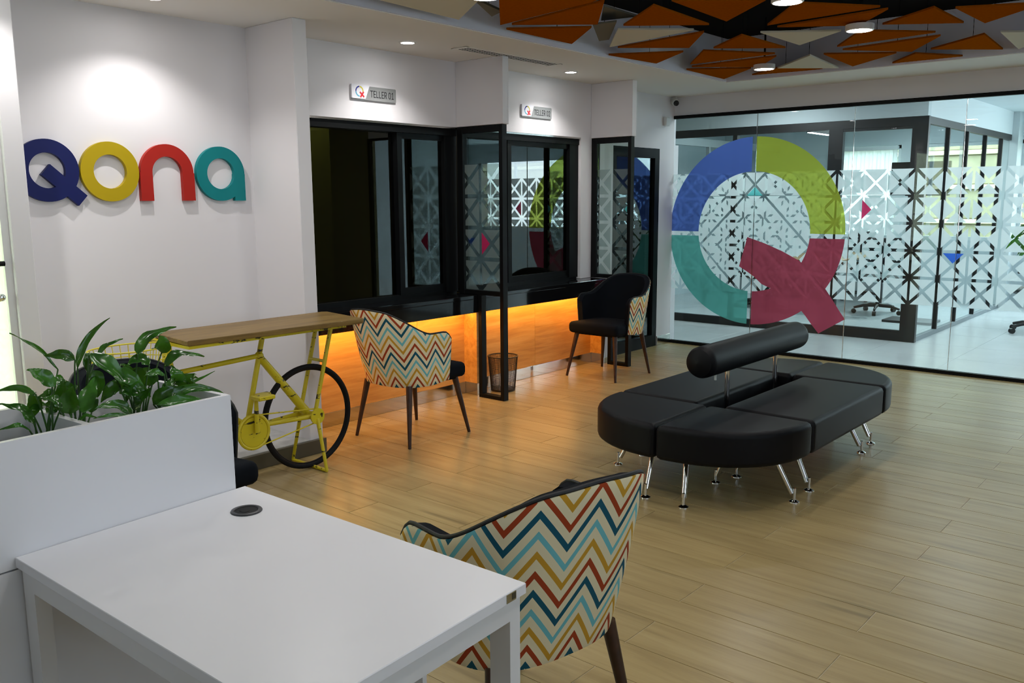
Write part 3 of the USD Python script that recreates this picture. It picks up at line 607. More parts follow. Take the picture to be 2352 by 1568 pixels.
# ================================================================== CHAIRS
def make_chair(label):
    t = thing('zigzag_chair', label, 'chair', (0, 0, 0))
    N, Mz = 56, 14
    ang = np.linspace(0, PI, 200)
    ex_ = 2/2.7
    arc = np.c_[-np.abs(np.sin(ang))**ex_, -np.sign(np.cos(ang))*np.abs(np.cos(ang))**ex_]  # y from -1 to 1, x from 0 to -1 to 0
    def plan(z, off=0.0, fx=0.0):
        h = (z-.38)/.48; b = .272+.02*min(1, h*1.5); a = .240+.062*h; x0 = -.045
        q = np.r_[[[.092+fx, -b]], np.c_[x0+arc[:, 0]*a, arc[:, 1]*b], [[.092+fx, b]]]
        q = q.copy(); back = np.clip((-(q[:, 0])-.02)/.25, 0, 1); q[:, 0] -= back*.045*h
        d = np.r_[0, np.cumsum(np.linalg.norm(np.diff(q, axis=0), axis=1))]; s = np.linspace(0, d[-1], N)
        p = np.c_[np.interp(s, d, q[:, 0]), np.interp(s, d, q[:, 1])]
        tg = np.gradient(p, axis=0); tg /= np.linalg.norm(tg, axis=1, keepdims=True); nrm = np.c_[tg[:, 1], -tg[:, 0]]
        return p+nrm*off, s
    S_ = np.linspace(0, 1, N); f = np.minimum(S_, 1-S_)
    sm = lambda x: np.clip(x, 0, 1)**2*(3-2*np.clip(x, 0, 1))
    zt = .708+.150*sm((f-.13)/.27)+.014*sm((f-.33)/.17); zt -= .05*np.clip(1-f/.05, 0, 1)**2
    zb = .376+.016*np.clip(1-f/.12, 0, 1)
    def grid(off, dz, fx):
        G = np.zeros((Mz, N, 3)); U = np.zeros((Mz, N, 2))
        for j in range(Mz):
            h = j/(Mz-1)
            for zi in [0]:
                zz = zb*(1-h)+(zt+dz)*h
            # interpolate the plan between heights
            lo, s0 = plan(.38, off, fx); hi, s1 = plan(.86, off, fx); k = ((zz-.38)/.48)[:, None]
            p = lo*(1-k)+hi*k; bulge = np.sin(np.clip((zz-.38)/.3, 0, 1)*PI*.5)[:, None]
            p = p*(.955+.045*bulge)
            G[j, :, :2] = p; G[j, :, 2] = zz; U[j, :, 0] = s1-s1[-1]/2; U[j, :, 1] = zz
        return G, U
    def solid(A, B, UA):
        nA = Mz*N; V = np.r_[A.reshape(-1, 3), B.reshape(-1, 3)]; Fc = []
        I = lambda j, i: j*N+i
        for j in range(Mz-1):
            for i in range(N-1):
                a, b, c, d = I(j, i), I(j, i+1), I(j+1, i+1), I(j+1, i)
                Fc += [(a, c, b), (a, d, c), (nA+a, nA+b, nA+c), (nA+a, nA+c, nA+d)]
        ring = [I(0, i) for i in range(N)]+[I(j, N-1) for j in range(1, Mz)]+[I(Mz-1, i) for i in range(N-2, -1, -1)]+[I(j, 0) for j in range(Mz-2, 0, -1)]
        for a, b in zip(ring, ring[1:]+ring[:1]): Fc += [(a, b, nA+b), (a, nA+b, nA+a)]
        return (V, np.array(Fc)), np.r_[UA.reshape(-1, 2), UA.reshape(-1, 2)]
    A, UA = grid(0, 0, 0); B, _ = grid(.010, 0, 0)
    me, uv = solid(A, B, UA)
    obj('outer_shell', me, 'zigzag_fabric', t, smooth=True, uv=uv, label='backrest shell in cream zigzag fabric')
    A2, U2 = grid(.009, .004, .003); B2, _ = grid(.052, -.004, -.004); B2[:, :, 2] = np.minimum(B2[:, :, 2], A2[:, :, 2]-.004)
    me, _ = solid(A2, B2, U2); obj('inner_shell', me, 'black_fabric', t, smooth=50, label='black upholstered inside of the backrest')
    edge = np.r_[A2[:, 0], A2[-1, 1:-1], A2[::-1, -1]]; obj('piping', tube(edge+np.array([0, 0, .001]), .0055, 8), 'piping', t)
    c = .034; pts = [(x, y, z) for x, w in ((-.15, .13), (-.06, .20), (.225, .228)) for y in (-w, w) for z in (.42, .452)]+[(.0, 0, .462)]
    obj('seat_cushion', rhull(pts, c, 12), 'black_fabric', t)
    obj('under_frame', prism([(-.20, -.12), (-.12, -.20), (.20, -.22), (.20, .22), (-.12, .20), (-.20, .12)], .374, .398), 'black_fabric', t)
    for sx in (1, -1):
        for sy in (1, -1): obj('leg', cyl((sx*.205-.005, sy*.20, .385), (sx*.272, sy*.258, 0), .0215, .0105, 18), 'walnut', t)
    return t
ch = make_chair('zigzag backed armchair at the near teller counter, beside the bicycle table')
def move(o, loc, rz):
    o.GetAttribute('xformOp:translate').Set(Gf.Vec3d(*loc)); o.GetAttribute('xformOp:rotateZ').Set(float(rz)); LOC[str(o.GetPath())] = np.array(loc, float)
CH = [((3.893, 4.225, 0), 0.0, None), ((6.375, 4.347, 0), 180.0, 'armchair under the TELLER 02 counter, turned to show its black upholstered seat'),
      ((1.757, 1.541, 0), 78.5, 'large foreground zigzag armchair half hidden by the white desk'), ((1.70, 3.32, 0), -86.0, 'armchair standing behind the white planter, only its black inside showing')]
for i, (l, rz, lb) in enumerate(CH):
    if i: o = dup(ch, l, rz, lb)
for i in range(1): move(ch, CH[0][0], CH[0][1])

# ================================================================== ISLAND BENCH
bt = thing('island_bench', 'black leather island bench with a bolster backrest and chrome legs', 'bench', (4.82, 2.24, 0))
ZB, ZT, RR = .245, .425, .030
cx0, cx1, xe0, xe1, yc, hw = 4.282, 5.372, 3.70, 5.955, 2.245, .59
def module(outline):
    p = Polygon(outline).buffer(-.0015-RR, join_style=1)
    p = p.simplify(.001); pts = np.array(p.exterior.coords[:-1])
    return rhull([(x, y, z) for x, y in pts for z in (ZB+RR, ZT-RR)], RR, 12)
def quarter(sx, sy):
    a = (cx0-xe0) if sx < 0 else (xe1-cx1); x0 = cx0 if sx < 0 else cx1; n = 16; e = 2/2.35
    arc = [(x0+sx*a*math.sin(k/n*PI/2)**e, yc+sy*hw*math.cos(k/n*PI/2)**e) for k in range(n+1)]
    return arc+[(x0, yc)]
for sx, sy in ((-1, 1), (-1, -1), (1, -1), (1, 1)): obj('end_seat', module(quarter(sx, sy)), 'black_leather', bt)
for sy in (-1, 1): obj('long_seat', module([(cx0, yc+sy*.075), (cx1, yc+sy*.075), (cx1, yc+sy*hw), (cx0, yc+sy*hw)]), 'black_leather', bt)
obj('base_panel', bx(cx0-.02, cx1+.02, yc-.09, yc+.09, .25, .29), 'black_leather', bt)
zb_, rb = .678, .087
prof = [(0.0005, 0), (rb*.55, .006), (rb*.86, .022), (rb*.98, .045), (rb, .07)]
L0, L1 = 4.115, 5.45
pr = [(r, x) for r, x in prof]+[(r, (L1-L0)-x) for r, x in prof[::-1]]
v, f = lathe(pr, 36); v = np.c_[v[:, 2]+L0, v[:, 0]+2.24, v[:, 1]+zb_]
bo_ = obj('bolster', (v, f), 'black_leather', bt)
for x in (4.475, 5.11): obj('post', cyl((x, 2.24, .28), (x, 2.24, .61), .0135, n=20), 'chrome', bt)
obj('care_tag', bx(4.325, 4.335, 2.235, 2.245, .555, .600), 'cctv_white', bt)
legs = [(4.184, 2.776, .06, -.10), (3.785, 2.113, .11, .05), (4.217, 1.715, -.03, .12), (4.437, 1.727, .03, .12), (5.33, 1.759, -.03, .12), (5.577, 1.786, .0, .12), (4.242, 2.174, 0, -.09), (4.412, 2.133, 0, -.08),
        (3.791, 2.341, .11, .02), (4.437, 2.77, .03, -.12), (5.33, 2.76, -.03, -.12), (5.577, 2.72, 0, -.12), (5.86, 2.12, -.11, 0), (5.86, 2.36, -.11, 0)]
for x, y, dx, dy in legs:
    lg = obj('leg', [cyl((x+dx, y+dy, ZB+.01), (x+dx*.12, y+dy*.12, .045), .0145, .0125, 18)], 'chrome', bt)
    obj('adjusting_foot', [cyl((x, y, .008), (x, y, .075), .0075, n=14), lathe([(.001, .016), (.012, .014), (.026, .006), (.027, 0), (.001, 0)], 24, (x, y, 0))], 'chrome', lg)

# ================================================================== BICYCLE TABLE
yb = 4.125; yn, yf = 4.058, 4.195
bk = thing('bicycle_table', 'high side table made from a worn yellow bicycle frame with a wooden top', 'table', (2.72, yb, 0))
top = [(2.150, 3.925), (3.20, 3.888), (3.226, 3.896), (3.290, 4.315), (3.262, 4.335), (2.190, 4.332)]
obj('table_top', prism(top, .852, .880, .004), 'table_top_wood', bk)
obj('top_frame', [bx(2.16, 3.09, 3.93, 3.955, .836, .851), bx(2.16, 3.20, 4.30, 4.325, .836, .851), bx(2.16, 2.185, 3.955, 4.30, .836, .851), bx(3.10, 3.125, 3.93, 4.30, .836, .851), bx(2.69, 2.72, 3.955, 4.30, .836, .851)], 'bike_yellow', bk)
def bt_(x0, z0, x1, z1, r0, r1=None, y=yb, n=14): return cyl((x0, y, z0), (x1, y, z1), r0, r1, n)
obj('seat_tube', bt_(2.706, .838, 2.575, .335, .0145), 'bike_yellow', bk)
obj('top_tube', bt_(2.672, .713, 2.165, .690, .0135), 'bike_yellow', bk)
obj('down_tube', bt_(2.155, .655, 2.575, .335, .017), 'bike_yellow', bk)
obj('main_strut', bt_(2.674, .708, 2.965, .345, .020, .026), 'bike_yellow', bk)
obj('chain_stay', [cyl((2.575, yb, .325), (2.97, yn+.012, .325), .011, .015, 12), cyl((2.575, yb, .325), (2.97, yf-.012, .325), .011, .013, 12)], 'bike_yellow', bk)
obj('lug', [rhull([(2.674, yb, .712)], .025, 14)], 'bike_yellow', bk)
for y in (yn, yf): obj('upright_stay', cyl((3.118, y, .838), (2.978, y, .335), .0125, .0115, 12), 'bike_yellow', bk)
obj('stay_bridge', cyl((3.058, yn, .635), (3.058, yf, .635), .009, n=10), 'bike_yellow', bk)
th = np.linspace(0, 2*PI, 72, endpoint=False); wc = (2.978, .313)
wh = obj('wheel', tube(np.c_[wc[0]+.292*np.cos(th), np.full(72, yb), wc[1]+.292*np.sin(th)], .0155, 12, closed=True), 'tyre', bk, label='black tyre')
obj('rim', tube(np.c_[wc[0]+.277*np.cos(th), np.full(72, yb), wc[1]+.277*np.sin(th)], .006, 8, closed=True), 'black_frame', wh)
hb = obj('hub', [cyl((2.975, yn-.012, .325), (2.975, yf+.012, .325), .024, n=20)], 'bike_yellow', bk)
for y in (yn-.014, yf+.014): obj('hub_flange', cyl((2.985, y-.004, .325), (2.985, y+.004, .325), .047, n=28), 'bike_yellow', hb)
ycr = yn-.002
cd = obj('chain_disc', [cyl((2.575, ycr, .315), (2.575, ycr+.010, .315), .082, n=40), tube(np.c_[2.575+.092*np.cos(th), np.full(72, ycr+.005), .315+.092*np.sin(th)], .010, 8, closed=True)], 'bike_yellow', bk)
obj('crank_arm', cyl((2.578, ycr-.022, .315), (2.582, ycr-.022, .495), .014, .011, 12), 'bike_yellow', bk)
pd = obj('pedal', [bx(2.548, 2.65, ycr-.105, ycr-.02, .502, .524, .004), bx(2.60, 2.68, ycr-.02, ycr+.02, .505, .520, .003)], 'bike_yellow', bk)
obj('chain', [cyl((2.59, ycr+.004, .405), (2.975, ycr+.004, .368), .004, n=8), cyl((2.56, ycr+.004, .220), (2.975, ycr+.004, .285), .004, n=8)], 'bike_yellow', bk)
for y0, y1, x1 in ((yn-.012, 3.985, 2.991), (yf+.012, 4.318, 2.995)): obj('stand_leg', cyl((2.985, y0, .31), (x1, y1, .012), .0115, .0095, 12), 'bike_yellow', bk)
obj('stand_bar', tube([(2.991, 3.985, .011), (2.995, 4.318, .011)], .010, 12), 'bike_yellow', bk)
obj('head_tube', bt_(2.145, .838, 2.170, .62, .019), 'bike_yellow', bk)
for y in (yn+.01, yf-.01): obj('fork_blade', cyl((2.17, y, .625), (2.02, y, .312), .011, n=10), 'bike_yellow', bk)
obj('wheel', tube(np.c_[2.02+.292*np.cos(th), np.full(72, yb), .310+.292*np.sin(th)], .0155, 12, closed=True), 'tyre', bk)
# wire basket on the handlebar end
bxc, rx0, ry0 = 1.955, .190, .135
def ringp(k, z, rim=None): return np.c_[bxc+rx0*k*np.cos(th), yb+ry0*k*np.sin(th), np.full(72, z)]
bk_ = obj('wire_basket', [tube(ringp(1, .850), .004, 8, closed=True), tube(ringp(.93, .79), .0028, 6, closed=True), tube(ringp(.86, .73), .0028, 6, closed=True), tube(ringp(.80, .68), .0035, 6, closed=True)] +
    [tube([(bxc+rx0*math.cos(a), yb+ry0*math.sin(a), .850), (bxc+rx0*.80*math.cos(a), yb+ry0*.80*math.sin(a), .68), (bxc, yb, .676)], .0022, 6) for a in np.linspace(0, 2*PI, 30, endpoint=False)], 'wire_yellow', bk, label='pale yellow wire basket')
obj('basket_bracket', bx(2.135, 2.160, yb-.03, yb+.03, .72, .84, .002), 'bike_yellow', bk_)

# ================================================================== DESK AND PLANTER
A_, B_, C_, D_ = np.array((1.317, 2.137)), np.array((.694, 2.096)), np.array((1.339, 1.116)), np.array((.716, 1.076))
dk = thing('desk', 'white office desk in the foreground with a square tube leg frame', 'desk', (1.02, 1.6, 0))
obj('desk_top', prism([A_, B_, D_, C_], .7255, .750, .0015), 'white_laminate', dk)
def inset(a, b): return np.array((D_*(1-a)*(1-b)+C_*a*(1-b)+B_*(1-a)*b+A_*a*b))   # a: left to right, b: near to far
def dq(a0, a1, b0, b1): return [inset(a0, b0), inset(a1, b0), inset(a1, b1), inset(a0, b1)]
lw_, ld = .056, .055
for a in (.014, 1-.014-lw_):
    for b in (.010, 1-.010-ld): obj('leg', prism(dq(a, a+lw_, b, b+ld), 0, .7235, .001), 'white_metal', dk)
obj('frame_beam', prism(dq(.014+lw_, 1-.014-lw_, .010, .010+ld*.7), .677, .7235, .001), 'white_metal', dk)
obj('frame_beam', prism(dq(.014+lw_, 1-.014-lw_, 1-.010-ld*.7, 1-.010), .677, .7235, .001), 'white_metal', dk)
obj('frame_beam', prism(dq(.014, .014+lw_*.8, .010+ld, 1-.010-ld), .677, .7235, .001), 'white_metal', dk)
obj('frame_beam', prism(dq(1-.014-lw_*.8, 1-.014, .010+ld, 1-.010-ld), .677, .7235, .001), 'white_metal', dk)
obj('side_panel', prism(dq(1-.014-lw_, 1-.014-lw_*.6, .27, 1-.010-ld), .30, .677, .001), 'white_laminate', dk)
gp = np.array((1.204, 1.953))
gr = obj('cable_grommet', [lathe([(.030, .7502), (.040, .7502), (.0405, .7515), (.039, .754), (.033, .755), (.030, .7535), (.030, .7502)], 36, (*gp, 0))], 'grommet', dk)
obj('grommet_cap', [lathe([(.0005, .7505), (.0302, .7505), (.0302, .7528), (.0005, .7528)], 36, (*gp, 0)), bx(gp[0]-.016, gp[0]+.002, gp[1]-.012, gp[1]+.008, .7528, .7533)], 'black_frame', gr)
e_ = (C_-D_)/np.linalg.norm(C_-D_); nn = np.array((e_[1], -e_[0])); pc = C_-e_*.052
lp = [pc-e_*.016, pc+e_*.016, pc+e_*.016+nn*.0012, pc-e_*.016+nn*.0012]
pl_ = obj('maker_plate', prism(lp, .7285, .7475), 'plate_metal', dk)
lp = [pc+e_*.001, pc+e_*.015, pc+e_*.015+nn*.0016, pc+e_*.001+nn*.0016]; obj('dark_mark', prism(lp, .732, .7455), 'plate_dark', pl_)

P0, P1 = np.array((1.2885, 2.1365)), np.array((-.25, 2.0335)); ud = (P1-P0)/np.linalg.norm(P1-P0); vd = np.array((-ud[1], ud[0])); vd = vd if vd[1] > 0 else -vd
def pq(u0, u1, v0, v1): return [P0+ud*u0+vd*v0, P0+ud*u1+vd*v0, P0+ud*u1+vd*v1, P0+ud*u0+vd*v1]
LP, DP, tp = 1.54, .345, .017
pt = thing('planter_partition', 'tall white planter box dividing the desks, open trough at the top', 'planter', (.5, 2.25, 0))
obj('front_panel', prism(pq(0, LP, .0015, tp), .7225, 1.020, .001), 'white_laminate', pt)
obj('lower_panel', prism(pq(0, LP, .0015, tp), 0, .7185, .001), 'white_laminate', pt)
obj('back_panel', prism(pq(0, LP, DP-tp, DP), 0, 1.020, .001), 'white_laminate', pt)
obj('end_panel', prism(pq(0, tp, tp+.0003, DP-tp-.0003), 0, 1.020, .001), 'white_laminate', pt)
obj('end_panel', prism(pq(LP-tp, LP, tp+.0003, DP-tp-.0003), 0, 1.020, .001), 'white_laminate', pt)
obj('inner_divider', prism(pq(.375, .375+tp, tp+.0003, DP-tp-.0003), .80, 1.012, .001), 'white_laminate', pt)
obj('trough_floor', prism(pq(tp, LP-tp, tp+.0003, DP-tp-.0003), .78, .80), 'white_laminate', pt)
obj('soil_bed', prism(pq(tp+.001, LP-tp-.001, tp+.001, DP-tp-.001), .80, .865), 'soil', pt)

# ---- leafy plants: every leaf a part, its stalk a sub-part
LEAVES = [
('B',[(0.9618,2.322,1.1221),(0.9783,2.346,1.1692),(1.0125,2.346,1.2138),(1.0572,2.322,1.2437)],0.0195),
('A',[(0.9349,2.378,1.1147),(0.8942,2.354,1.1682),(0.8601,2.366,1.2052),(0.8137,2.342,1.2288)],0.0179),
('B',[(0.9323,2.262,1.1552),(0.9152,2.274,1.1719),(0.8892,2.274,1.1755),(0.8752,2.298,1.1681)],0.0286),
('B',[(1.0351,2.378,1.1318),(1.0406,2.354,1.16),(1.0679,2.354,1.1767),(1.1128,2.378,1.1735)],0.0176),
('B',[(0.9757,2.278,1.1596),(1.0025,2.266,1.1423),(1.0392,2.254,1.0988),(1.0799,2.242,1.0466)],0.0521),
('B',[(1.0009,2.318,1.1552),(0.9769,2.294,1.1565),(0.9688,2.294,1.1393),(0.9681,2.282,1.1134)],0.0226),
('C',[(1.106,2.282,1.1422),(1.1157,2.294,1.1755),(1.1597,2.294,1.2026),(1.2385,2.318,1.1974)],0.0319),
('C',[(1.2063,2.348,1.126),(1.2028,2.336,1.1465),(1.1927,2.324,1.1651),(1.1813,2.312,1.1825)],0.0516),
('C',[(1.1253,2.262,1.113),(1.1165,2.286,1.1259),(1.0959,2.286,1.1265),(1.0667,2.262,1.117)],0.0473),
('D',[(1.1853,2.298,1.0949),(1.1945,2.274,1.1333),(1.2482,2.286,1.137),(1.3067,2.298,1.1049)],0.0338),
('D',[(1.2269,2.328,1.0344),(1.2261,2.304,1.0579),(1.2221,2.304,1.0761),(1.2203,2.328,1.0886)],0.0469),
('D',[(1.1734,2.278,1.077),(1.1432,2.254,1.0945),(1.1282,2.266,1.0917),(1.0987,2.242,1.0886)],0.0225),
('D',[(1.1432,2.258,0.9992),(1.2005,2.246,1.0362),(1.2603,2.234,1.049),(1.3209,2.222,1.0025)],0.029),
('D',[(1.1169,2.218,1.0101),(1.1723,2.206,1.0211),(1.2229,2.194,1.0138),(1.2985,2.218,0.9715)],0.0296),
('D',[(1.2762,2.398,1.0011),(1.3121,2.386,1.0152),(1.3416,2.374,1.0305),(1.3771,2.362,1.0451)],0.0104),
('D',[(1.2806,2.398,1.024),(1.2867,2.374,1.0445),(1.3072,2.374,1.0412),(1.322,2.362,1.0312)],0.0205),
('A',[(0.865,2.222,1.1042),(0.8484,2.234,1.1271),(0.8248,2.234,1.1449),(0.8013,2.222,1.1532)],0.0383),
('A',[(0.8101,2.202,1.0959),(0.7897,2.226,1.1163),(0.7611,2.226,1.119),(0.736,2.238,1.109)],0.0177),
('A',[(0.8073,2.222,1.0212),(0.8014,2.246,1.0533),(0.7678,2.234,1.0774),(0.7453,2.258,1.0727)],0.0317),
('A',[(0.7946,2.218,1.0072),(0.7702,2.194,1.0312),(0.7465,2.194,1.0339),(0.7246,2.218,1.0196)],0.0144),
('B',[(0.8983,2.238,1.025),(0.8937,2.226,1.0556),(0.8949,2.214,1.0793),(0.898,2.202,1.1014)],0.0499),
('B',[(0.9235,2.222,1.0249),(0.9423,2.234,1.0569),(0.9554,2.234,1.083),(0.979,2.258,1.1055)],0.042),
('A',[(0.8629,2.192,1.0554),(0.8521,2.204,1.0741),(0.8357,2.204,1.0836),(0.8289,2.228,1.0813)],0.034),
('C',[(1.0365,2.192,1.0033),(1.0272,2.216,1.0316),(0.9828,2.216,1.0443),(0.937,2.192,1.0338)],0.0283),
('C',[(1.0699,2.248,1.0023),(1.0743,2.224,1.0289),(1.0957,2.236,1.0411),(1.1017,2.212,1.0589)],0.0392),
('C',[(1.0311,2.268,1.103),(1.052,2.256,1.1012),(1.0741,2.244,1.0828),(1.0957,2.232,1.0524)],0.0437),
('B',[(0.9058,2.208,1.0127),(0.9176,2.196,1.0257),(0.9314,2.196,1.023),(0.9353,2.172,1.0171)],0.0141),
('C',[(1.0211,2.172,1.006),(0.9936,2.184,1.0152),(0.9605,2.184,1.0193),(0.9266,2.172,1.0166)],0.0111),
('D',[(1.1362,2.278,0.9999),(1.1484,2.254,1.0294),(1.1867,2.266,1.0333),(1.2116,2.242,1.0411)],0.0405),
('A',[(0.8807,2.282,1.1002),(0.9067,2.306,1.104),(0.9174,2.294,1.0993),(0.9471,2.318,1.0729)],0.0334),
('C',[(1.0929,2.258,1.0803),(1.057,2.234,1.0775),(1.0437,2.234,1.0564),(1.0549,2.258,1.0214)],0.0344),
('B',[(0.9791,2.268,1.1203),(0.9831,2.256,1.0982),(0.9846,2.256,1.075),(0.9844,2.268,1.0479)],0.0382),
('D',[(1.1901,2.288,1.0048),(1.173,2.276,1.0343),(1.1806,2.276,1.0515),(1.2097,2.288,1.0601)],0.0338),
('A',[(0.8892,2.3578,1.0078),(0.8946,2.3338,1.033),(0.9141,2.3458,1.0329),(0.9264,2.3578,1.0093)],0.0348),
('A',[(0.8327,2.3045,1.0352),(0.8635,2.3285,1.0432),(0.8875,2.3285,1.0386),(0.9054,2.3405,1.0109)],0.0336),
('A',[(0.8537,2.3454,1.0105),(0.8492,2.3214,1.054),(0.8523,2.3214,1.0777),(0.8479,2.3094,1.0734)],0.0355),
('B',[(0.9193,2.2742,1.0493),(0.9159,2.2862,1.0814),(0.9048,2.2862,1.101),(0.9055,2.3102,1.0867)],0.0379),
('B',[(0.906,2.3206,1.0228),(0.9014,2.3326,1.0564),(0.8891,2.3326,1.0775),(0.8886,2.3566,1.0637)],0.0301),
('B',[(0.9883,2.3226,0.997),(0.996,2.3346,1.0249),(0.9971,2.3346,1.0392),(1.0062,2.3586,1.0199)],0.0348),
('B',[(0.8895,2.2688,1.0488),(0.8885,2.2448,1.0899),(0.9013,2.2568,1.1091),(0.8949,2.2328,1.106)],0.0292),
('B',[(0.9025,2.31,1.0376),(0.8779,2.286,1.0687),(0.8636,2.298,1.0758),(0.8544,2.31,1.0577)],0.0405),
('B',[(0.9567,2.3638,1.0243),(0.9536,2.3398,1.0602),(0.9595,2.3398,1.0748),(0.9563,2.3278,1.0639)],0.0372),
('C',[(1.0368,2.2441,1.0528),(1.0703,2.2561,1.0618),(1.1013,2.2561,1.0543),(1.1133,2.2441,1.0291)],0.0441),
('C',[(1.1561,2.3354,1.039),(1.1522,2.3114,1.0745),(1.1657,2.3234,1.0853),(1.1747,2.3354,1.0671)],0.0352),
('C',[(1.1309,2.3131,1.0376),(1.112,2.2891,1.0831),(1.108,2.3011,1.1053),(1.1059,2.3131,1.095)],0.0381),
('C',[(1.0917,2.2754,1.0596),(1.0749,2.2874,1.0824),(1.048,2.2874,1.0903),(1.0404,2.3114,1.0674)],0.0335),
('C',[(1.085,2.3104,1.0297),(1.0773,2.3344,1.0534),(1.0489,2.3224,1.0675),(1.0276,2.3104,1.0542)],0.0302),
('C',[(1.0485,2.2745,1.0572),(1.0423,2.2985,1.0627),(1.0159,2.2865,1.0567),(1.0116,2.3105,1.0234)],0.0399),
('C',[(1.1004,2.3348,1.049),(1.0895,2.3228,1.0921),(1.0763,2.3108,1.1192),(1.0643,2.2988,1.1138)],0.0346),
('D',[(1.1794,2.3267,1.0496),(1.1605,2.3387,1.0766),(1.1367,2.3507,1.0857),(1.1223,2.3627,1.0667)],0.0322),
('D',[(1.2813,2.3292,1.0204),(1.2503,2.3052,1.0521),(1.2287,2.3052,1.0595),(1.2262,2.3292,1.0346)],0.0366),
('D',[(1.2748,2.3236,1.0093),(1.2744,2.3116,1.0456),(1.2733,2.2996,1.0641),(1.2684,2.2876,1.052)],0.0316),
('D',[(1.2572,2.3567,0.9927),(1.2686,2.3447,1.0307),(1.2876,2.3447,1.0486),(1.2844,2.3207,1.04)],0.0371),
]
ROOT = {'A': (.86, 2.29), 'B': (.935, 2.30), 'C': (1.095, 2.30), 'D': (1.190, 2.30)}
PLB = {'A': 'leafy green plant at the left end of the planter, leaves hanging to the picture edge', 'B': 'leafy green plant with the tallest upright leaf, second from the left in the planter',
       'C': 'leafy green plant with a curled glossy top leaf, third from the left in the planter', 'D': 'leafy green plant spilling over the right corner of the white planter'}
plants = {k: thing('leafy_plant', PLB[k], 'plant', (*ROOT[k], .865)) for k in 'ABCD'}
CAMP = np.array((0, 0, 1.55))
def leaf_mesh(pts, width, roll, fold=.35, n=12):
    P = np.array(pts, float); t = np.linspace(0, 1, n)[:, None]
    B = (1-t)**3*P[0]+3*(1-t)**2*t*P[1]+3*(1-t)*t**2*P[2]+t**3*P[3]
    T = np.gradient(B, axis=0); T /= np.linalg.norm(T, axis=1, keepdims=True)
    view = CAMP-B.mean(0); view /= np.linalg.norm(view); up = np.array([0, 0, 1.0]); nz = view*.75+up*.65; nz /= np.linalg.norm(nz)
    side = np.cross(T, nz); side /= np.linalg.norm(side, axis=1, keepdims=True)+1e-9; nrm = np.cross(side, T)
    c, s = math.cos(roll), math.sin(roll); side, nrm = side*c+nrm*s, nrm*c-side*s
    tt = t[:, 0]; w = width/2*np.clip(np.sin(PI*np.clip(tt, 0, 1)**.72), 0, 1)**.8*(1-.25*tt); w[0] = .0012; w[-1] = .0006
    w *= 1+.06*np.sin(tt*17+roll*9)
    rows = []
    for q in (-1, -.55, 0, .55, 1): rows.append(B+side*(w*q)[:, None]+nrm*(abs(q)*w*fold+.004*np.sin(tt*11+q*3)*abs(q)*min(1, width/.03))[:, None])
    G = np.stack(rows, 1); m = 5; V = G.reshape(-1, 3); Fc = []
    for i in range(n-1):
        for j in range(m-1): a = i*m+j; Fc += [(a, a+1, a+m+1), (a, a+m+1, a+m)]
    return (V, np.array(Fc))
for i, (k, pts, w) in enumerate(LEAVES):
    lf = obj('leaf', leaf_mesh(pts, w*1.08, rng.uniform(-.45, .45), rng.uniform(.15, .5)), 'leaf_green', plants[k], smooth=True)
    b = np.array(pts[0]); r = np.array((*ROOT[k], .862))+np.array((rng.uniform(-.02, .02), rng.uniform(-.02, .02), 0)); d = b-np.array(pts[1]); d /= np.linalg.norm(d)+1e-9
    m1 = r*.45+b*.55+np.array((0, 0, .02)); m1[:2] = r[:2]*.6+b[:2]*.4
    tq = np.linspace(0, 1, 8)[:, None]; C3 = (1-tq)**2*r+2*(1-tq)*tq*m1+tq**2*b
    obj('stalk', tube(C3, np.linspace(.0032, .0020, 8), 6), 'plant_stem', lf)

# ================================================================== WASTE BIN
bn = thing('waste_bin', 'brown wire mesh waste bin on the floor behind the glass screen post', 'bin', (5.30, 4.655, 0))
rB, rT, hB = .098, .122, .285; cB = np.array((5.30, 4.655))
rad = lambda z: rB+(rT-rB)*z/hB
wires = [tube(np.array([(cB[0]+rad(z)*math.cos(a), cB[1]+rad(z)*math.sin(a), z) for z in (.006, hB)]), .0011, 4, cap=False) for a in np.linspace(0, 2*PI, 90, endpoint=False)]
t36 = np.linspace(0, 2*PI, 40, endpoint=False)
wires += [tube(np.c_[cB[0]+rad(z)*np.cos(t36), cB[1]+rad(z)*np.sin(t36), np.full(40, z)], .0011, 4, closed=True) for z in np.linspace(.02, hB-.01, 34)]
obj('wire_mesh', wires, 'brown_wire', bn, smooth=False, kind='stuff')
obj('rim', tube(np.c_[cB[0]+rT*np.cos(t36), cB[1]+rT*np.sin(t36), np.full(40, hB)], .005, 8, closed=True), 'brown_wire', bn)
obj('base', lathe([(.0005, .001), (rB+.002, .001), (rB+.003, .016), (.0005, .016)], 32, (*cB, 0)), 'brown_wire', bn)

# ================================================================== OFFICE BEYOND THE GLASS
XM, YS = 9.842, 2.78
mb = struct('wall_meeting')
obj('bulkhead', bx(XM, XM+.10, YS, 7.2, 2.376, 2.68), 'office_paint', mb, smooth=False); obj('bulkhead', bx(XM+.10, 13.72, YS, YS+.10, 2.376, 2.68), 'office_white', mb, smooth=False)
gp_ = thing('glass_partition', 'black framed glass front of the meeting room seen beyond the film', 'partition', (XM, 4.3, 0))
fr0, fr1 = XM, XM+.06
obj('top_beam', bx(fr0, fr1, YS-.012, 7.2, 2.285, 2.376), 'office_black', gp_, smooth=False); obj('bottom_rail', bx(fr0, fr1, YS-.012, 7.2, 0, .095), 'office_black', gp_, smooth=False)
for a, b in ((4.905, 4.961), (3.645, 3.804), (YS-.012, 2.927), (6.25, 6.31)): obj('post', bx(fr0, fr1, a, b, .095, 2.285), 'office_black', gp_, smooth=False)
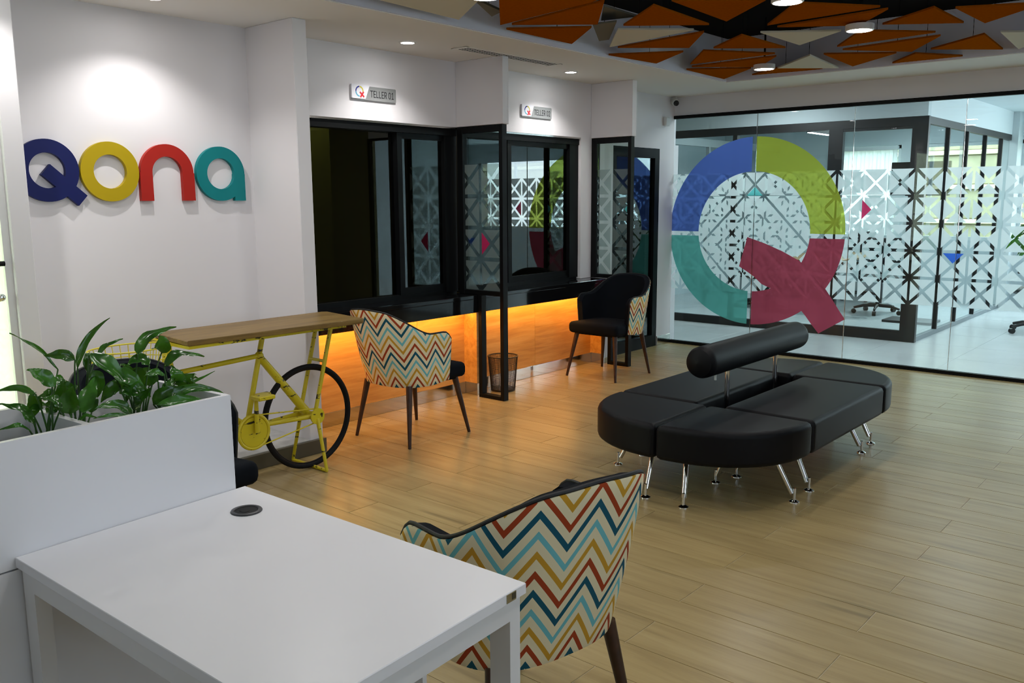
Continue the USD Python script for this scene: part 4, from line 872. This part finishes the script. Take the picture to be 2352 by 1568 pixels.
obj('door_rail', [bx(fr0+.005, fr1-.005, 2.927, 3.645, 2.255, 2.285), bx(fr0+.005, fr1-.005, 2.927, 3.645, .095, .118)], 'office_black', gp_, smooth=False)
for a, b in ((4.961, 6.25), (3.804, 4.905), (2.927, 3.645)):
    obj('pane', bx(XM+.026, XM+.034, a, b, .118 if a < 3 else .095, 2.255 if a < 3 else 2.285), 'clear_glass', gp_, smooth=False)
    obj('frosted_film', xplane(flat(unary_union(list(union_jack(a, b, 5, yo=2.927, z0=.62).values()))), XM+.0248), 'frosted_film', gp_, smooth=False)
obj('side_beam', bx(fr1, 13.72, YS, YS+.05, 2.30, 2.376), 'office_black', gp_, smooth=False); obj('side_rail', bx(fr1, 13.72, YS, YS+.05, 0, .05), 'office_grey', gp_, smooth=False)
for x in (10.71, 11.50, 12.37, 13.22): obj('mullion', bx(x-.016, x+.016, YS, YS+.05, .05, 2.30), 'office_black', gp_, smooth=False)
for a, b in zip((fr1, 10.726, 11.516, 12.386, 13.236), (10.694, 11.484, 12.354, 13.204, 13.72)): obj('pane', bx(a, b, YS+.022, YS+.028, .05, 2.30), 'clear_glass', gp_, smooth=False)
gp2 = thing('glass_partition', 'grey framed glass wall at the left side of the meeting room', 'partition', (11.9, 6.2, 0))
obj('top_beam', bx(fr1, 14.0, 6.2, 6.25, 2.27, 2.376), 'office_grey', gp2, smooth=False)
for x in (10.4, 11.6, 12.8): obj('post', bx(x-.02, x+.02, 6.2, 6.25, 0, 2.27), 'office_grey', gp2, smooth=False)
obj('solid_band', bx(fr1, 14.0, 6.21, 6.24, 1.60, 1.86), 'office_grey', gp2, smooth=False)
# vertical blinds over the meeting room window
bl = thing('window_blind', 'bright white vertical blind over the meeting room window', 'blind', (13.93, 4.85, .95))
obj('head_rail', bx(13.90, 13.96, 4.32, 5.34, 2.25, 2.30), 'office_white', bl, smooth=False)
for i in range(17): obj('slat', bx(13.92+.012*(i % 2), 13.925+.012*(i % 2), 4.325+i*.060, 4.325+i*.060+.064, .97, 2.25), 'blind_fabric', bl, smooth=False)
pn = thing('linear_pendant', 'slim black linear pendant light in the meeting room', 'ceiling light', (11.0, 4.3, 2.30))
obj('housing', bx(11.0-.52, 11.5, 4.272, 4.328, 2.322, 2.372), 'office_black', pn, smooth=False); obj('diffuser', bx(11.0-.50, 11.48, 4.280, 4.320, 2.312, 2.322), 'linear_white', pn, smooth=False)
for x in (10.7, 11.3): obj('cord', cyl((x, 4.3, 2.372), (x, 4.3, 2.68), .004, n=6), 'office_black', pn)
ds = thing('display_screen', 'dark flat display screen on a pole inside the meeting room', 'screen', (11.5, 3.30, 0))
obj('panel', bx(11.48, 11.53, 2.95, 3.63, 1.56, 1.97, .004), 'screen_black', ds); obj('pole', cyl((11.52, 3.29, .03), (11.52, 3.29, 1.6), .025, n=12), 'office_black', ds); obj('base', bx(11.3, 11.72, 3.0, 3.58, 0, .03, .004), 'office_black', ds)
def office_chair(loc, rz, label):
    t = thing('office_chair', label, 'office chair', (0, 0, 0))
    obj('seat', rhull([(x, y, .47) for x in (-.19, .19) for y in (-.19, .19)], .045, 10), 'office_black', t); obj('backrest', rhull([(-.25, y, z) for y in (-.17, .17) for z in (.62, 1.0)], .03, 10), 'office_black', t)
    obj('back_bracket', tube([(-.05, 0, .43), (-.26, 0, .45), (-.28, 0, .75)], .018, 8), 'office_black', t); obj('gas_column', cyl((0, 0, .10), (0, 0, .44), .026, n=14), 'office_black', t)
    for sy in (-1, 1): obj('armrest', tube([(.02, sy*.22, .45), (.02, sy*.27, .52), (.02, sy*.27, .66), (-.12, sy*.27, .67), (.16, sy*.27, .67)], .016, 8), 'office_black', t)
    for k in range(5):
        a = 2*PI*k/5+.3; e = np.array((math.cos(a), math.sin(a))); s = np.array((-e[1], e[0]))
        lg = obj('base_arm', tube([(*(e*.03), .11), (*(e*.18), .105), (*(e*.30), .075)], [.024, .020, .015], 8), 'office_black', t)
        w = e*.30; obj('caster', cyl((*(w-s*.022), .030), (*(w+s*.022), .030), .030, n=14), 'office_black', lg)
    move(t, loc, rz); return t
oc0 = office_chair((12.10, 3.90, 0), 30, 'black office chair behind the film, its wheels showing inside the meeting room door')
for l, rz, lb in (((11.44, 1.90, 0), 118, 'black office chair at the right edge beyond the glass wall'), ((13.56, 4.65, 0), 200, 'black office chair by the far blind in the meeting room'), ((11.75, 5.45, 0), -40, 'black office chair behind the teal quarter of the ring mark')): dup(oc0, l, rz, lb)
def table(name, x0, x1, y0, y1, label, m='table_wood'):
    t = thing(name, label, 'table', ((x0+x1)/2, (y0+y1)/2, 0))
    obj('table_top', bx(x0, x1, y0, y1, .715, .745, .003), m, t)
    for x in (x0+.06, x1-.06):
        for y in (y0+.06, y1-.06): obj('leg', bx(x-.025, x+.025, y-.025, y+.025, 0, .715), 'office_black', t)
table('meeting_table', 11.2, 13.2, 4.15, 5.15, 'wooden meeting table behind the film in the meeting room')
table('office_desk', 12.2, 13.4, .9, 1.6, 'office desk by the far window at the right edge', 'office_white')
op = thing('potted_plant', 'leafy potted plant beyond the glass wall at the right edge', 'plant', (12.1, 1.98, 0))
obj('pot', lathe([(.001, 0), (.13, 0), (.16, .34), (.17, .36), (.155, .36), (.145, .32), (.001, .32)], 28, (12.1, 1.98, 0)), 'office_black', op)
obj('soil', lathe([(.001, .325), (.146, .325), (.146, .33), (.001, .33)], 20, (12.1, 1.98, 0)), 'soil', op)
rl = np.random.default_rng(5)
for i in range(34):
    a = rl.uniform(0, 2*PI); h = rl.uniform(.62, 1.30); R0 = rl.uniform(.05, .22); L = rl.uniform(.20, .34); e = np.array((math.cos(a), math.sin(a), 0)); b = np.array((12.1, 1.98, h))+e*R0
    pts = [b, b+e*L*.35+np.array((0, 0, .10)), b+e*L*.75+np.array((0, 0, .06)), b+e*L+np.array((0, 0, -.08))]
    lf = obj('leaf', leaf_mesh(pts, rl.uniform(.08, .13), rl.uniform(-.4, .4), .25, 9), 'leaf_green', op, smooth=True)
    r = np.array((12.1+rl.uniform(-.04, .04), 1.98+rl.uniform(-.04, .04), .32)); tq = np.linspace(0, 1, 6)[:, None]; m1 = r*.4+b*.6; m1[:2] = r[:2]
    obj('stalk', tube((1-tq)**2*r+2*(1-tq)*tq*m1+tq**2*b, .005, 5), 'plant_stem', lf)

# office ceiling lamps
for i, (x, y) in enumerate(((9.1, 4.2), (9.1, 2.0), (9.1, .2), (11.6, 1.0), (10.9, 5.0), (12.6, 3.7))):
    t = thing('panel_lamp', ['square flush panel lamp', ][0]+f' in the office ceiling, {("nearest the ring mark", "behind the middle of the glass wall", "behind the right of the glass wall", "over the open office", "over the meeting table", "by the meeting room window")[i]}', 'ceiling light', (x, y, 2.67))
    zz = 2.68
    obj('frame', bx(x-.31, x+.31, y-.31, y+.31, zz-.012, zz-.001), 'office_white', t, smooth=False); obj('diffuser', bx(x-.285, x+.285, y-.285, y+.285, zz-.014, zz-.012), 'linear_white', t, smooth=False)
    light(UsdLux.RectLight, f'office_lamp_{i}', (x, y, zz-.02), (0, 0, 0), (.93, .98, 1.0), (5.0 if i < 4 else 20.0), Width=.56, Height=.56)
